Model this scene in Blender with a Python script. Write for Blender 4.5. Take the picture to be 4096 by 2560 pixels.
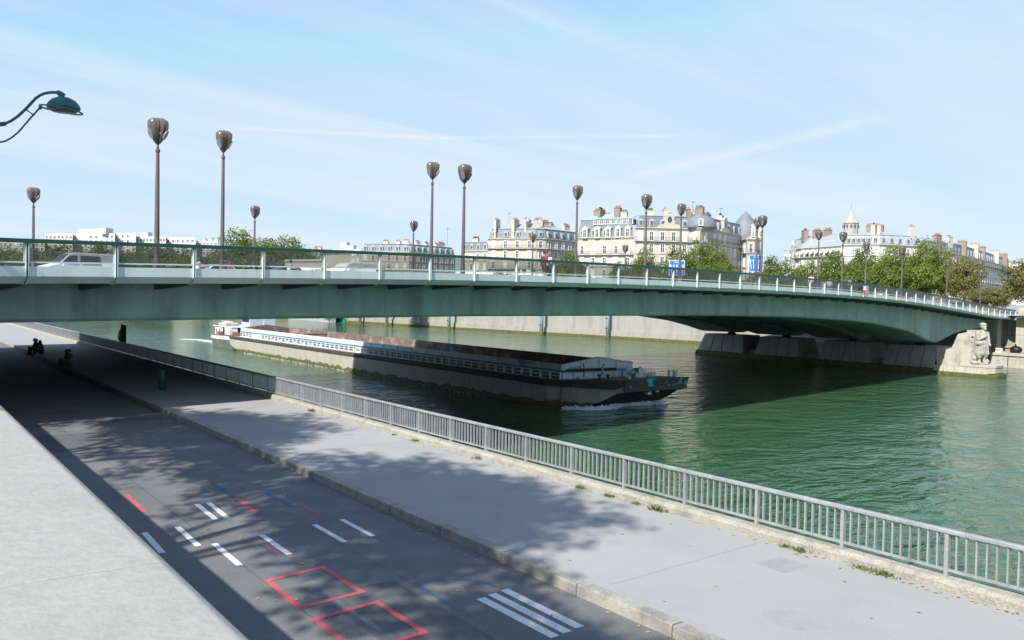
import bpy, bmesh, math, random
import numpy as np
from mathutils import Vector, Matrix
random.seed(7); rng = np.random.default_rng(7)
for o in list(bpy.data.objects): bpy.data.objects.remove(o)
scene = bpy.context.scene; COL = scene.collection
R = math.radians
# ------------------------------------------------------------------ camera
F, PITCH, ROLL, YAW, ZC = 860., -.0247, .02, math.atan(638/860), 4.7
f0 = np.array([math.sin(YAW), math.cos(YAW), 0]); r0 = np.array([math.cos(YAW), -math.sin(YAW), 0]); u0 = np.array([0, 0, 1.])
CF = f0*math.cos(PITCH)+u0*math.sin(PITCH); up = u0*math.cos(PITCH)-f0*math.sin(PITCH)
CR = r0*math.cos(ROLL)+up*math.sin(ROLL); CU = up*math.cos(ROLL)-r0*math.sin(ROLL)
CC = np.array([0, 0, ZC])
cam = bpy.data.cameras.new('camera'); camo = bpy.data.objects.new('camera', cam); COL.objects.link(camo)
cam.sensor_width = 36; cam.lens = F/1024*36; cam.clip_end = 6000; cam.clip_start = .1
cam.dof.use_dof = True; cam.dof.focus_distance = 60; cam.dof.aperture_fstop = 5.6
m = Matrix.Identity(4)
for i in range(3): m[i][0] = CR[i]; m[i][1] = CU[i]; m[i][2] = -CF[i]; m[i][3] = CC[i]
camo.matrix_world = m; scene.camera = camo
# ------------------------------------------------------------------ world, sun, exposure
SUN = Vector((1.02, .43, -1)).normalized()           # direction the light travels
elev = math.asin(-SUN.z); az = math.atan2(-SUN.x, -SUN.y)
w = bpy.data.worlds.new('World'); scene.world = w; w.use_nodes = True
nt = w.node_tree; N = nt.nodes; L = nt.links; N.clear()
sky = N.new('ShaderNodeTexSky'); sky.sky_type = 'NISHITA'; sky.sun_disc = False
sky.sun_elevation = elev; sky.sun_rotation = az; sky.air_density = .85; sky.dust_density = .15; sky.ozone_density = 1.6
bg = N.new('ShaderNodeBackground'); bg.inputs[1].default_value = .15
tc = N.new('ShaderNodeTexCoord'); sp = N.new('ShaderNodeSeparateXYZ'); L.new(tc.outputs['Generated'], sp.inputs[0])
def wm(op, a, b):
    n = N.new('ShaderNodeMath'); n.operation = op
    for i, v in enumerate((a, b)):
        if v is None: continue
        if isinstance(v, (int, float)): n.inputs[i].default_value = v
        else: L.new(v, n.inputs[i])
    return n.outputs[0]
zz = wm('ADD', wm('MAXIMUM', sp.outputs[2], 0), .12)
cb = N.new('ShaderNodeCombineXYZ'); L.new(wm('DIVIDE', sp.outputs[0], zz), cb.inputs[0]); L.new(wm('DIVIDE', sp.outputs[1], zz), cb.inputs[1])
def cloud(rot, scl, loc, scale, detail, dist, lo, hi):
    mp = N.new('ShaderNodeMapping'); mp.inputs['Rotation'].default_value = (0, 0, rot); mp.inputs['Scale'].default_value = scl; mp.inputs['Location'].default_value = loc
    L.new(cb.outputs[0], mp.inputs[0])
    nz = N.new('ShaderNodeTexNoise'); nz.inputs['Scale'].default_value = scale; nz.inputs['Detail'].default_value = detail; nz.inputs['Roughness'].default_value = .6; nz.inputs['Distortion'].default_value = dist
    L.new(mp.outputs[0], nz.inputs['Vector'])
    mr = N.new('ShaderNodeMapRange'); mr.inputs[1].default_value = lo; mr.inputs[2].default_value = hi; L.new(nz.outputs[0], mr.inputs[0])
    return mr.outputs[0]
c1 = cloud(R(-60), (.35, 1.6, 1), (3, 1, 0), .8, 7, .6, .40, .80)
c2 = cloud(R(-48), (.16, 2.6, 1), (7, 2, 0), 1.1, 5, .4, .56, .80)
cc = wm('MINIMUM', wm('ADD', wm("MULTIPLY", c1, .70), wm('MULTIPLY', c2, .26)), .75)
mx = N.new('ShaderNodeMix'); mx.data_type = 'RGBA'; 
def rayd(x, y): d = CF+CR*(x*1.6933/4-512)/F+CU*(320-y*1.6933/4)/F; return Vector(d).normalized()
def vdot(v):
    n = N.new('ShaderNodeVectorMath'); n.operation = 'DOT_PRODUCT'; L.new(tc.outputs['Generated'], n.inputs[0]); n.inputs[1].default_value = v; return n.outputs['Value']
def trail(a, b, wd, amt, ext):
    a, b = rayd(*a), rayd(*b); nrm = a.cross(b).normalized(); mid = (a+b).normalized(); half = a.angle(b)/2*ext
    d = wm('ABSOLUTE', vdot(nrm), None)
    def mrange(v, lo, hi): n = N.new('ShaderNodeMapRange'); n.interpolation_type = 'SMOOTHSTEP'; L.new(v, n.inputs[0]); n.inputs[1].default_value = lo; n.inputs[2].default_value = hi; return n.outputs[0]
    return wm('MULTIPLY', wm('MULTIPLY', wm('SUBTRACT', 1, mrange(d, 0, wd)), mrange(vdot(mid), math.cos(half*1.25), math.cos(half*.6))), amt)
fine = cloud(0, (1.5, 1.5, 1), (1, 5, 0), 6., 5, .5, .25, .75)
tr_ = wm('ADD', wm('ADD', trail((560, 302), (1040, 326), .0035, .42, 1.), trail((1000, 326), (1660, 320), .0030, .36, 1.)), wm('ADD', trail((1500, 415), (2090, 276), .010, .40, 1.), trail((1260, 335), (1540, 374), .006, .25, 1.)))
cc = wm('MINIMUM', wm('ADD', cc, wm('MULTIPLY', tr_, wm('ADD', fine, .35))), .85)
L.new(cc, mx.inputs[0]); 
dk = N.new('ShaderNodeMix'); dk.data_type = 'RGBA'; dk.blend_type = 'DARKEN'; dk.inputs[0].default_value = .92; L.new(sky.outputs[0], dk.inputs[6]); dk.inputs[7].default_value = (2.2, 2.84, 3.6, 1)
L.new(dk.outputs[2], mx.inputs[6]); mx.inputs[7].default_value = (3.3, 3.5, 3.72, 1)
L.new(mx.outputs[2], bg.inputs[0]); out = N.new('ShaderNodeOutputWorld'); L.new(bg.outputs[0], out.inputs[0])
sl = bpy.data.lights.new('sun', 'SUN'); sl.energy = 4.6; sl.angle = R(.65); sl.color = (1, .95, .87)
so = bpy.data.objects.new('sun', sl); COL.objects.link(so); so.location = (-60, -30, 80); so.rotation_euler = SUN.to_track_quat('-Z', 'Y').to_euler()
scene.view_settings.view_transform = 'Standard'; scene.view_settings.look = 'None'; scene.view_settings.gamma = 1; scene.view_settings.exposure = .82
try: scene.view_settings.use_curve_mapping = False
except Exception: pass
scene.cycles.max_bounces = 8; scene.cycles.transparent_max_bounces = 12
# ------------------------------------------------------------------ pixel helpers (photo pixels, 4096 wide)
def ray(x, y): return CF+CR*(x/4-512)/F+CU*(320-y/4)/F
def onz(x, y, z): d = ray(x, y); return CC+d*((z-ZC)/d[2])
def ud(u, depth, z=0.):                              # plan point at image column u (1024 px from centre) and axis depth
    p = f0*depth+r0*(u*depth/F); return (float(p[0]), float(p[1]), z)
# ------------------------------------------------------------------ materials
MATS = {}
def M(name, col, rough=.7, var=.15, scale=1.5, bump=0., bscale=25, metal=0., spec=.4, streak=0., sscale=(3, 3, .12), speck=0., spscale=60, col2=None, c2scale=.5, c2lo=.5, c2hi=.7, trans=0., stretch=None, detail=4):
    if name in MATS: return MATS[name]
    mt = bpy.data.materials.new(name); mt.use_nodes = True; t = mt.node_tree; nn = t.nodes; ln = t.links
    b = nn['Principled BSDF']; b.inputs['Roughness'].default_value = rough; b.inputs['Metallic'].default_value = metal; b.inputs['Specular IOR Level'].default_value = spec
    g = nn.new('ShaderNodeNewGeometry'); vec = g.outputs['Position']
    def noise(s, det=4, v=vec, r=.6):
        n = nn.new('ShaderNodeTexNoise'); n.inputs['Scale'].default_value = s; n.inputs['Detail'].default_value = det; n.inputs['Roughness'].default_value = r; ln.new(v, n.inputs['Vector']); return n.outputs[0]
    def mr(x, a, b_, c, d):
        n = nn.new('ShaderNodeMapRange'); ln.new(x, n.inputs[0])
        for i, v in enumerate((a, b_, c, d)): n.inputs[i+1].default_value = v
        return n.outputs[0]
    def mix(fac, a, b_, mode='MIX'):
        n = nn.new('ShaderNodeMix'); n.data_type = 'RGBA'; n.blend_type = mode
        if isinstance(fac, float): n.inputs[0].default_value = fac
        else: ln.new(fac, n.inputs[0])
        for i, v in ((6, a), (7, b_)):
            if isinstance(v, tuple): n.inputs[i].default_value = (*v[:3], 1)
            else: ln.new(v, n.inputs[i])
        return n.outputs[2]
    c = tuple(col); v2 = vec
    if stretch:
        mp = nn.new('ShaderNodeMapping'); mp.inputs['Scale'].default_value = stretch; ln.new(vec, mp.inputs[0]); v2 = mp.outputs[0]
    n1 = noise(scale, detail, v2)
    k = mr(n1, .25, .75, 1-var, 1+var)
    if col2: c = mix(mr(noise(c2scale, 5, v2), c2lo, c2hi, 0, 1), c, tuple(col2))
    comb = nn.new('ShaderNodeCombineColor'); [ln.new(k, comb.inputs[i]) for i in range(3)]
    c = mix(1., c, comb.outputs[0], 'MULTIPLY')
    if streak:
        mp = nn.new('ShaderNodeMapping'); mp.inputs['Scale'].default_value = sscale; ln.new(vec, mp.inputs[0])
        ks = mr(noise(1., 5, mp.outputs[0]), .45, .75, 1, 1-streak); cs = nn.new('ShaderNodeCombineColor'); [ln.new(ks, cs.inputs[i]) for i in range(3)]
        c = mix(1., c, cs.outputs[0], 'MULTIPLY')
    if speck:
        ks = mr(noise(spscale, 2), .3, .7, 1-speck, 1+speck); cs = nn.new('ShaderNodeCombineColor'); [ln.new(ks, cs.inputs[i]) for i in range(3)]
        c = mix(1., c, cs.outputs[0], 'MULTIPLY')
    if isinstance(c, tuple): b.inputs['Base Color'].default_value = (*c, 1)
    else: ln.new(c, b.inputs['Base Color'])
    if bump:
        bp = nn.new('ShaderNodeBump'); bp.inputs['Strength'].default_value = bump; bp.inputs['Distance'].default_value = .03; ln.new(noise(bscale, 5), bp.inputs['Height']); ln.new(bp.outputs[0], b.inputs['Normal'])
    if trans:
        tr = nn.new('ShaderNodeBsdfTranslucent'); ms = nn.new('ShaderNodeMixShader'); ms.inputs[0].default_value = trans
        if not isinstance(c, tuple): ln.new(c, tr.inputs[0])
        ln.new(b.outputs[0], ms.inputs[1]); ln.new(tr.outputs[0], ms.inputs[2]); ln.new(ms.outputs[0], nn['Material Output'].inputs[0])
    MATS[name] = mt; return mt
def glassmat(name, tint, rough=.03, fac=.10):
    if name in MATS: return MATS[name]
    mt = bpy.data.materials.new(name); mt.use_nodes = True; t = mt.node_tree; nn = t.nodes; ln = t.links; nn.remove(nn['Principled BSDF'])
    tr = nn.new('ShaderNodeBsdfTransparent'); tr.inputs[0].default_value = (*tint, 1); gl = nn.new('ShaderNodeBsdfGlossy'); gl.inputs['Roughness'].default_value = rough
    g = nn.new('ShaderNodeNewGeometry'); n = nn.new('ShaderNodeTexNoise'); n.inputs['Scale'].default_value = 1.3; ln.new(g.outputs[0], n.inputs['Vector'])
    df = nn.new('ShaderNodeBsdfDiffuse'); df.inputs[0].default_value = (.3, .31, .3, 1); m2 = nn.new('ShaderNodeMixShader'); mr = nn.new('ShaderNodeMapRange'); mr.inputs[3].default_value = .04; mr.inputs[4].default_value = .16
    ln.new(n.outputs[0], mr.inputs[0]); ln.new(mr.outputs[0], m2.inputs[0]); ln.new(tr.outputs[0], m2.inputs[1]); ln.new(df.outputs[0], m2.inputs[2])
    lw = nn.new('ShaderNodeLayerWeight'); lw.inputs[0].default_value = .5; pw = nn.new('ShaderNodeMath'); pw.operation = 'POWER'; ln.new(lw.outputs['Facing'], pw.inputs[0]); pw.inputs[1].default_value = 4.; pk = nn.new('ShaderNodeMath'); pk.operation = 'MULTIPLY_ADD'; ln.new(pw.outputs[0], pk.inputs[0]); pk.inputs[1].default_value = .35; pk.inputs[2].default_value = fac*.2; ms = nn.new('ShaderNodeMixShader'); ln.new(pk.outputs[0], ms.inputs[0]); ln.new(m2.outputs[0], ms.inputs[1]); ln.new(gl.outputs[0], ms.inputs[2])
    ln.new(ms.outputs[0], nn['Material Output'].inputs[0]); MATS[name] = mt; return mt
def emit(name, col, st):
    mt = M(name, col); b = mt.node_tree.nodes['Principled BSDF']; b.inputs['Emission Color'].default_value = (*col, 1); b.inputs['Emission Strength'].default_value = st; return mt
asphalt = M('asphalt', (.132, .137, .142), .85, .16, .7, .35, 90, speck=.35, spscale=45, col2=(.155, .155, .155), c2scale=.35)
pave = M('pavement_asphalt', (.29, .291, .29), .85, .05, .5, .2, 120, speck=.10, spscale=70, col2=(.262, .265, .268), c2scale=.6, c2lo=.55, c2hi=.8)
stone = M('kerb_granite', (.30, .29, .26), .85, .18, 3, .4, 60, speck=.22, spscale=35, col2=(.20, .195, .18), c2scale=1.6)
concrete = M('quay_concrete', (.31, .30, .265), .9, .12, 2.2, .8, 30, speck=.22, spscale=28, col2=(.21, .21, .18), c2scale=2.5, c2lo=.52, c2hi=.7)
parstone = M('parapet_limestone', (.295, .295, .28), .9, .08, 1.6, .35, 14, speck=.06, spscale=12, col2=(.30, .265, .20), c2scale=2.3, c2lo=.62, c2hi=.78)
wallst = M('river_wall_stone', (.30, .29, .265), .9, .12, .3, .4, 8, streak=.28, sscale=(.7, .7, .06), col2=(.25, .245, .23), c2scale=.3)
algae = M('algae_stone', (.10, .095, .035), .95, .4, 2, .6, 12, col2=(.05, .06, .02), c2scale=1.5)
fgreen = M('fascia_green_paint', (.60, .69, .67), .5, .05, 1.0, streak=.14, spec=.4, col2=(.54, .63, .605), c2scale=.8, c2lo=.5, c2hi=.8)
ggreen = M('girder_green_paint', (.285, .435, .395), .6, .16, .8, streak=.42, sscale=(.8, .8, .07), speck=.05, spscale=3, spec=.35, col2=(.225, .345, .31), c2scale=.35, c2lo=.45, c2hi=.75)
rgreen = M('handrail_dark_green', (.018, .075, .055), .5, .25, 3, col2=(.10, .20, .16), c2scale=5, c2lo=.6, c2hi=.78)
pglass = glassmat('parapet_smoked_glass', (.66, .67, .64))
darkgap = M('gap_black', (.012, .013, .013), .8, .1)  # near-black colour stands for the darkness inside gaps between flanges and panels
lamppole = M('lamp_brown_metal', (.105, .085, .082), .5, .15, 3, spec=.4)
railgrey = M('railing_grey_metal', (.36, .37, .38), .45, .16, 3.3, metal=.35, spec=.5, streak=.25, speck=.10, spscale=25)
granite = M('pier_concrete', (.33, .32, .30), .85, .16, .7, .4, 10, streak=.3, speck=.12, spscale=14)
palest = M('pier_limestone', (.42, .40, .345), .85, .14, 1.0, .4, 9, streak=.22, col2=(.33, .30, .25), c2scale=.9)
statst = M('statue_stone', (.33, .32, .29), .9, .2, 2.2, .6, 9, col2=(.24, .23, .21), c2scale=1.6, c2lo=.5, c2hi=.66)
blackp = M('black_metal', (.02, .021, .023), .5, .2)
white_p = M('road_white_paint', (.62, .63, .64), .7, .1, 4, speck=.30, spscale=40)
red_p = M('road_red_paint', (.42, .09, .105), .7, .15, 4, speck=.25, spscale=40)
redf_p = M('road_faded_red_paint', (.23, .12, .125), .8, .2, 4, speck=.45, spscale=30)
worn_p = M('road_worn_white', (.26, .265, .27), .8, .3, 6, speck=.4, spscale=30)
blue_p = M('road_blue_paint', (.05, .10, .19), .75, .3, 3, speck=.3, spscale=35)
blue2_p = M('road_faded_blue_paint', (.12, .135, .16), .8, .25, 2, speck=.3, spscale=35)
# ------------------------------------------------------------------ mesh builder and object helpers
class MB:
    def __init__(s): s.v = []; s.f = []
    def add(s, vs, fs): k = len(s.v); s.v += [tuple(map(float, p)) for p in vs]; s.f += [tuple(i+k for i in f) for f in fs]; return s
    def hexa(s, p): return s.add(p, [(0, 3, 2, 1), (4, 5, 6, 7), (0, 1, 5, 4), (1, 2, 6, 5), (2, 3, 7, 6), (3, 0, 4, 7)])
    def box(s, x0, x1, y0, y1, z0, z1): return s.hexa([(x0, y0, z0), (x1, y0, z0), (x1, y1, z0), (x0, y1, z0), (x0, y0, z1), (x1, y0, z1), (x1, y1, z1), (x0, y1, z1)])
    def prism(s, poly, a, b):                         # poly: list of points; a,b: offset vectors
        n = len(poly); vs = [np.add(p, a) for p in poly]+[np.add(p, b) for p in poly]
        return s.add(vs, [tuple(range(n))[::-1], tuple(range(n, 2*n))]+[(i, (i+1) % n, (i+1) % n+n, i+n) for i in range(n)])
    def loft(s, rings, cap=True, close=True):
        n = len(rings[0]); vs = [p for r in rings for p in r]; fs = []
        for j in range(len(rings)-1):
            for i in range(n if close else n-1): a = j*n+i; b = j*n+(i+1) % n; fs.append((a, b, b+n, a+n))
        if cap and close: fs += [tuple(range(n))[::-1], tuple(range((len(rings)-1)*n, len(rings)*n))]
        return s.add(vs, fs)
    def tube(s, path, r, n=8, cap=True):
        path = [np.array(p, float) for p in path]; rs = r if hasattr(r, '__len__') else [r]*len(path); rings = []; prev = None
        for i, p in enumerate(path):
            t = path[min(i+1, len(path)-1)]-path[max(i-1, 0)]; t = t/(np.linalg.norm(t)+1e-9)
            a = np.cross(t, prev if prev is not None else ([0, 0, 1.] if abs(t[2]) < .9 else [1., 0, 0]))
            if np.linalg.norm(a) < 1e-4: a = np.cross(t, [1., 0.2, 0])
            a /= np.linalg.norm(a); b = np.cross(t, a); prev = -b if prev is None else prev
            rings.append([p+rs[i]*(math.cos(2*math.pi*k/n)*a+math.sin(2*math.pi*k/n)*b) for k in range(n)])
        return s.loft(rings, cap)
    def lathe(s, prof, n=16, c=(0, 0, 0), sx=1, sy=1): return s.loft([[(c[0]+sx*r*math.cos(2*math.pi*k/n), c[1]+sy*r*math.sin(2*math.pi*k/n), c[2]+z) for k in range(n)] for r, z in prof])
    def ell(s, c, r, n=12, m_=8): return s.lathe([(max(.02, math.sin(math.pi*i/m_)), -math.cos(math.pi*i/m_)) for i in range(m_+1)], n) if 0 else s.loft([[(c[0]+r[0]*max(.03, math.sin(math.pi*i/m_))*math.cos(2*math.pi*k/n), c[1]+r[1]*max(.03, math.sin(math.pi*i/m_))*math.sin(2*math.pi*k/n), c[2]-r[2]*math.cos(math.pi*i/m_)) for k in range(n)] for i in range(m_+1)])
    def cap(s, p, q, r1, r2, n=10):                   # capsule limb
        p = np.array(p, float); q = np.array(q, float); d = q-p; l = np.linalg.norm(d); d = d/max(l, 1e-6)
        pts = [p-d*r1*.98, p-d*r1*.7, p, q, q+d*r2*.7, q+d*r2*.98]; return s.tube(pts, [r1*.2, r1*.71, r1, r2, r2*.71, r2*.2], n)
    def mesh(s, name, off=(0, 0, 0)):
        me = bpy.data.meshes.new(name); me.from_pydata([(a-off[0], b-off[1], c-off[2]) for a, b, c in s.v], [], s.f); me.update()
        bm = bmesh.new(); bm.from_mesh(me); bmesh.ops.recalc_face_normals(bm, faces=bm.faces); bm.to_mesh(me); bm.free(); return me
WL = {}
def wloc(o):
    v = np.zeros(3)
    while o is not None: v = v+np.array(WL.get(o.name, (0, 0, 0))); o = o.parent
    return v
def link(o, parent=None):
    COL.objects.link(o)
    if parent is not None: o.parent = parent
    return o
def thing(name, label, cat, loc=(0, 0, 0), rz=0, group=None):
    o = bpy.data.objects.new(name, None); o.empty_display_size = .3; o.location = loc; o.rotation_euler = (0, 0, rz); link(o); WL[o.name] = tuple(map(float, loc))
    return tag(o, label, cat, group)
def tag(o, label, cat, group=None):
    o['label'] = label; o['category'] = cat
    if group: o['group'] = group
    return o
def smooth(me): me.polygons.foreach_set('use_smooth', [True]*len(me.polygons))
def part(mb, name, mat, parent=None, sm=False, world=True, bevel=0):
    me = mb.mesh(name, wloc(parent) if (parent is not None and world) else (0, 0, 0)); me.materials.append(mat)
    if sm: smooth(me)
    o = bpy.data.objects.new(name, me); link(o, parent)
    if bevel: bv = o.modifiers.new('bevel', 'BEVEL'); bv.width = bevel; bv.segments = 2; bv.limit_method = 'ANGLE'; MODS.append(o)
    return o
MODS = []
def inst(me, name, parent, loc, rot=(0, 0, 0), scale=None):
    o = bpy.data.objects.new(name, me); o.location = loc; o.rotation_euler = rot
    if scale: o.scale = scale
    return link(o, parent)
def struct(o): o['kind'] = 'structure'; return o
def copytree(o, parent=None, loc=None, rz=None, label=None):
    c = o.copy(); link(c, parent)
    if loc is not None: c.location = loc; WL[c.name] = tuple(map(float, loc))
    if rz is not None: c.rotation_euler = (0, 0, rz)
    if label: c['label'] = label
    for ch in list(o.children): copytree(ch, c)
    return c
def text(body, size, mat, name, parent, M4, width=None):
    cu = bpy.data.curves.new(name, 'FONT'); cu.body = body; cu.size = size; cu.extrude = .004; cu.align_x = 'CENTER'; cu.align_y = 'CENTER'; cu.resolution_u = 2
    o = bpy.data.objects.new(name, cu); link(o); TEXTS.append((o, mat, name, parent, M4)); return o
TEXTS = []
ORD = 'first second third fourth fifth sixth seventh eighth ninth tenth eleventh twelfth thirteenth fourteenth fifteenth sixteenth'.split()
# ------------------------------------------------------------------ setting: water, quay, road, pavements
WZ = -3.7
def water_material():
    mt = bpy.data.materials.new('river_water'); mt.use_nodes = True; t = mt.node_tree; nn = t.nodes; ln = t.links; b = nn['Principled BSDF']
    b.inputs['Roughness'].default_value = .06; b.inputs['IOR'].default_value = 1.33; b.subsurface_method = 'BURLEY'; b.inputs['Subsurface Weight'].default_value = 1.; b.inputs['Subsurface Radius'].default_value = (.8, 1.0, .9); b.inputs['Subsurface Scale'].default_value = 1.1; b.inputs['Specular IOR Level'].default_value = .5
    g = nn.new('ShaderNodeNewGeometry')
    def nz(sc, scale, det, dist=0, rot=0):
        mp = nn.new('ShaderNodeMapping'); mp.inputs['Scale'].default_value = sc; mp.inputs['Rotation'].default_value = (0, 0, rot); ln.new(g.outputs[0], mp.inputs[0])
        n = nn.new('ShaderNodeTexNoise'); n.inputs['Scale'].default_value = scale; n.inputs['Detail'].default_value = det; n.inputs['Distortion'].default_value = dist; ln.new(mp.outputs[0], n.inputs['Vector']); return n.outputs[0]
    cr = nn.new('ShaderNodeMix'); cr.data_type = 'RGBA'; cr.inputs[6].default_value = (.024, .080, .034, 1); cr.inputs[7].default_value = (.046, .106, .052, 1)
    ln.new(nz((.10, .25, 1), .5, 4), cr.inputs[0]); ln.new(cr.outputs[2], b.inputs['Base Color'])
    def bump(h, st, dist, prev=None):
        n = nn.new('ShaderNodeBump'); n.inputs['Strength'].default_value = st; n.inputs['Distance'].default_value = dist; ln.new(h, n.inputs['Height'])
        if prev is not None: ln.new(prev, n.inputs['Normal'])
        return n.outputs[0]
    n1 = bump(nz((.6, 1.0, 1), .33, 3, .5, .5), .9, .55); n2 = bump(nz((.7, 1.2, 1), 1.1, 4, .9, .3), 1., .20, n1); n3 = bump(nz((1, 1, 1), 5., 3), .35, .03, n2)
    ln.new(n3, b.inputs['Normal']); return mt
struct(part(MB().add([(-900, -900, WZ), (900, -900, WZ), (900, 1500, WZ), (-900, 1500, WZ)], [(0, 1, 2, 3)]), 'river_water', water_material()))
Y0, Y1 = -40, 420
road = struct(part(MB().box(1.05, 8.98, Y0, Y1, -.5, 0), 'lower_quay_road', asphalt))
walk = struct(part(MB().box(9.21, 13.72, Y0, Y1, -.4, .18), 'quay_pavement', pave))
kerb = struct(part(MB().box(9.0, 9.20, Y0, Y1, -.4, .10), 'kerb', stone))
def kerb_stone(seed, l=2.03):
    r = random.Random(seed); m_ = MB(); x0, x1, z1, b = -.0, .245, .09, .02
    prof = [(x0, -.12), (x0+.012, z1-b), (x0+b, z1), (x1, z1), (x1, -.12)]
    m_.prism([(x, 0, z) for x, z in prof], (0, .004, 0), (0, l-.006, 0)); return m_.mesh('kerb_stone')
kms = [kerb_stone(i) for i in range(3)]
for me in kms: me.materials.append(stone)
y = -8.2; i = 0
while y < 130: inst(kms[i % 3], 'kerb_stone', kerb, (8.97+random.uniform(-.004, .004), y, .092+random.uniform(-.004, .004))); y += 2.05; i += 1
part(MB().box(8.985, 9.205, y, Y1, -.3, .18), 'kerb_run', stone, kerb)
edge = thing('river_edge_coping', 'low rough concrete coping under the grey railing along the river edge', 'coping', (13.9, 20, 0))
def cop(y0, y1, n):
    rings = []
    for k in range(n+1):
        yy = y0+(y1-y0)*k/n; j = lambda a: random.uniform(-a, a)
        rings.append([(13.70+j(.008), yy, -3.8), (13.69+j(.012), yy, .30+j(.012)), (13.735+j(.01), yy, .375+j(.008)), (13.98, yy, .385+j(.006)), (14.02, yy, .36), (14.04, yy, -3.8)])
    return MB().loft(rings)
ys = [-40, -10, 2.0, 5.55, 15.3, 26.0, 38, 52, 66, 80, 110, 160, 420]
for a, b in zip(ys[:-1], ys[1:]): part(cop(a+.008, b-.008, max(4, int(min(60, (b-a)*3)))), 'coping_block', concrete, edge)
part(MB().box(14.02, 14.10, -40, 120, .18, .235), 'edge_strip', blackp, edge)
quaywall = thing('quay_river_wall', 'stone quay wall dropping from the pavement edge into the water', 'wall', (13.9, 20, -3.7))
part(MB().box(13.55, 13.98, Y0, Y1, -6, -.45), 'wall_face', wallst, quaywall)
# painted marks on the road (children of the road)
zk = lambda x, y: (300+x*.4695, 1850+y*.4695)
zq = lambda x, y: (900+x*.6612, 1950+y*.6612)
ZN = [0]
def strip(a, b, wd, mat, name, z=.004):
    ZN[0] += 1; z = z+.00005*ZN[0]
    p = onz(*a, 0)[:2]; q = onz(*b, 0)[:2]; d = q-p; d = d/np.linalg.norm(d); n = np.array([-d[1], d[0]])*wd/2
    part(MB().add([(*(p+n), z), (*(q+n), z), (*(q-n), z), (*(p-n), z)], [(0, 1, 2, 3)]), name, mat, road)
for a, b in (((590, 598), (745, 772)), ((872, 550), (1052, 712)), ((1187, 692), (1402, 876)), ((1038, 355), (1198, 486)), ((1135, 342), (1298, 471)), ((1592, 620), (1828, 785))): strip(zk(*a), zk(*b), .115, white_p, 'painted_white_dash')
for a, b in (((540, 225), (725, 330)), ((705, 193), (895, 295))): strip(zq(*a), zq(*b), .115, white_p, 'painted_white_dash')
for a, b in (((1545, 670), (1998, 905)), ((1615, 645), (2073, 877)), ((1688, 618), (2148, 847))): strip(zq(*a), zq(*b), .16, white_p, 'painted_white_stripe')
strip(zk(437, 272), zk(592, 422), .115, red_p, 'painted_red_dash'); strip(zk(1375, 304), zk(1548, 430), .11, red_p, 'painted_red_dash')
strip(zk(1935, 370), zk(2125, 490), .09, redf_p, 'painted_faded_red_dash'); strip(zk(1520, 635), zk(1765, 800), .10, redf_p, 'painted_faded_red_dash')
strip(zk(1165, 172), zk(1355, 297), .12, blue_p, 'painted_blue_dash'); strip(zk(1635, 262), zk(1855, 378), .12, blue_p, 'painted_blue_dash')
def frame(pts, wd, mat, name, closed=True):
    P = [onz(*p, 0)[:2] for p in pts]; n = len(P); c = sum(P)/n; m_ = MB()
    inn = []
    for i in range(n):
        a, b, d = P[i-1], P[i], P[(i+1) % n]; e1 = (b-a)/np.linalg.norm(b-a); e2 = (d-b)/np.linalg.norm(d-b)
        n1 = np.array([-e1[1], e1[0]]); n1 = n1 if n1@(c-b) > 0 else -n1; n2 = np.array([-e2[1], e2[0]]); n2 = n2 if n2@(c-b) > 0 else -n2
        bis = (n1+n2)/(1+n1@n2); inn.append(b+bis*wd)
    for i in range(n):
        j = (i+1) % n; m_.add([(*P[i], .0075), (*P[j], .0075), (*inn[j], .0075), (*inn[i], .0075)], [(0, 1, 2, 3)])
    part(m_, name, mat, road)
frame([zq(232, 563), zq(600, 475), zq(855, 635), zq(440, 742)], .11, red_p, 'painted_red_square'); frame([zq(512, 798), zq(925, 683), zq(1240, 882), zq(790, 1010)], .11, red_p, 'painted_red_square')
def poly_line(pts, wd, mat, name):
    for a, b in zip(pts[:-1], pts[1:]): strip(zq(*a), zq(*b), wd, mat, name, .0008)
poly_line([(1145, 583), (1210, 572), (1330, 556), (1450, 556), (1570, 575), (1645, 603)], .08, blue_p, 'painted_blue_arc'); poly_line([(1150, 583), (1240, 635), (1335, 692)], .09, blue_p, 'painted_blue_arc'); poly_line([(1335, 692), (1480, 652)], .08, blue2_p, 'painted_blue_arc')
poly_line([(2090, 930), (2215, 868), (2330, 930)], .12, blue2_p, 'painted_chevron')
poly_line([(-330, -190), (0, 180), (160, 300), (330, 430), (520, 560), (720, 720), (1030, 925)], .10, blue2_p, 'faded_blue_line')
poly_line([(260, 510), (330, 480), (430, 470), (470, 465)], .2, blue2_p, 'faded_blue_line')
pts = [onz(*zq(*p), 0) for p in ((590, 0), (1650, 500))]
for k in range(26):
    if k in (9, 19): continue
    a = pts[0]+(pts[1]-pts[0])*(k+.1)/26; b = pts[0]+(pts[1]-pts[0])*(k+.1+random.uniform(.5, .85))/26; x = a[0]+random.uniform(-.02, .02)
    part(MB().add([(x-.011, a[1], .004), (x+.011, a[1], .004), (x+.011, b[1], .004), (x-.011, b[1], .004)], [(0, 1, 2, 3)]), 'worn_edge_line', worn_p, road)
patA = M('asphalt_patch_dark', (.095, .099, .106), .85, .18, 1.2, .35, 90, speck=.3, spscale=45); patB = M('asphalt_patch_light', (.145, .147, .15), .85, .15, 1.2, .35, 90, speck=.3, spscale=45); crk = M('tar_crack', (.05, .052, .055), .8, .3, 8)
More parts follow.
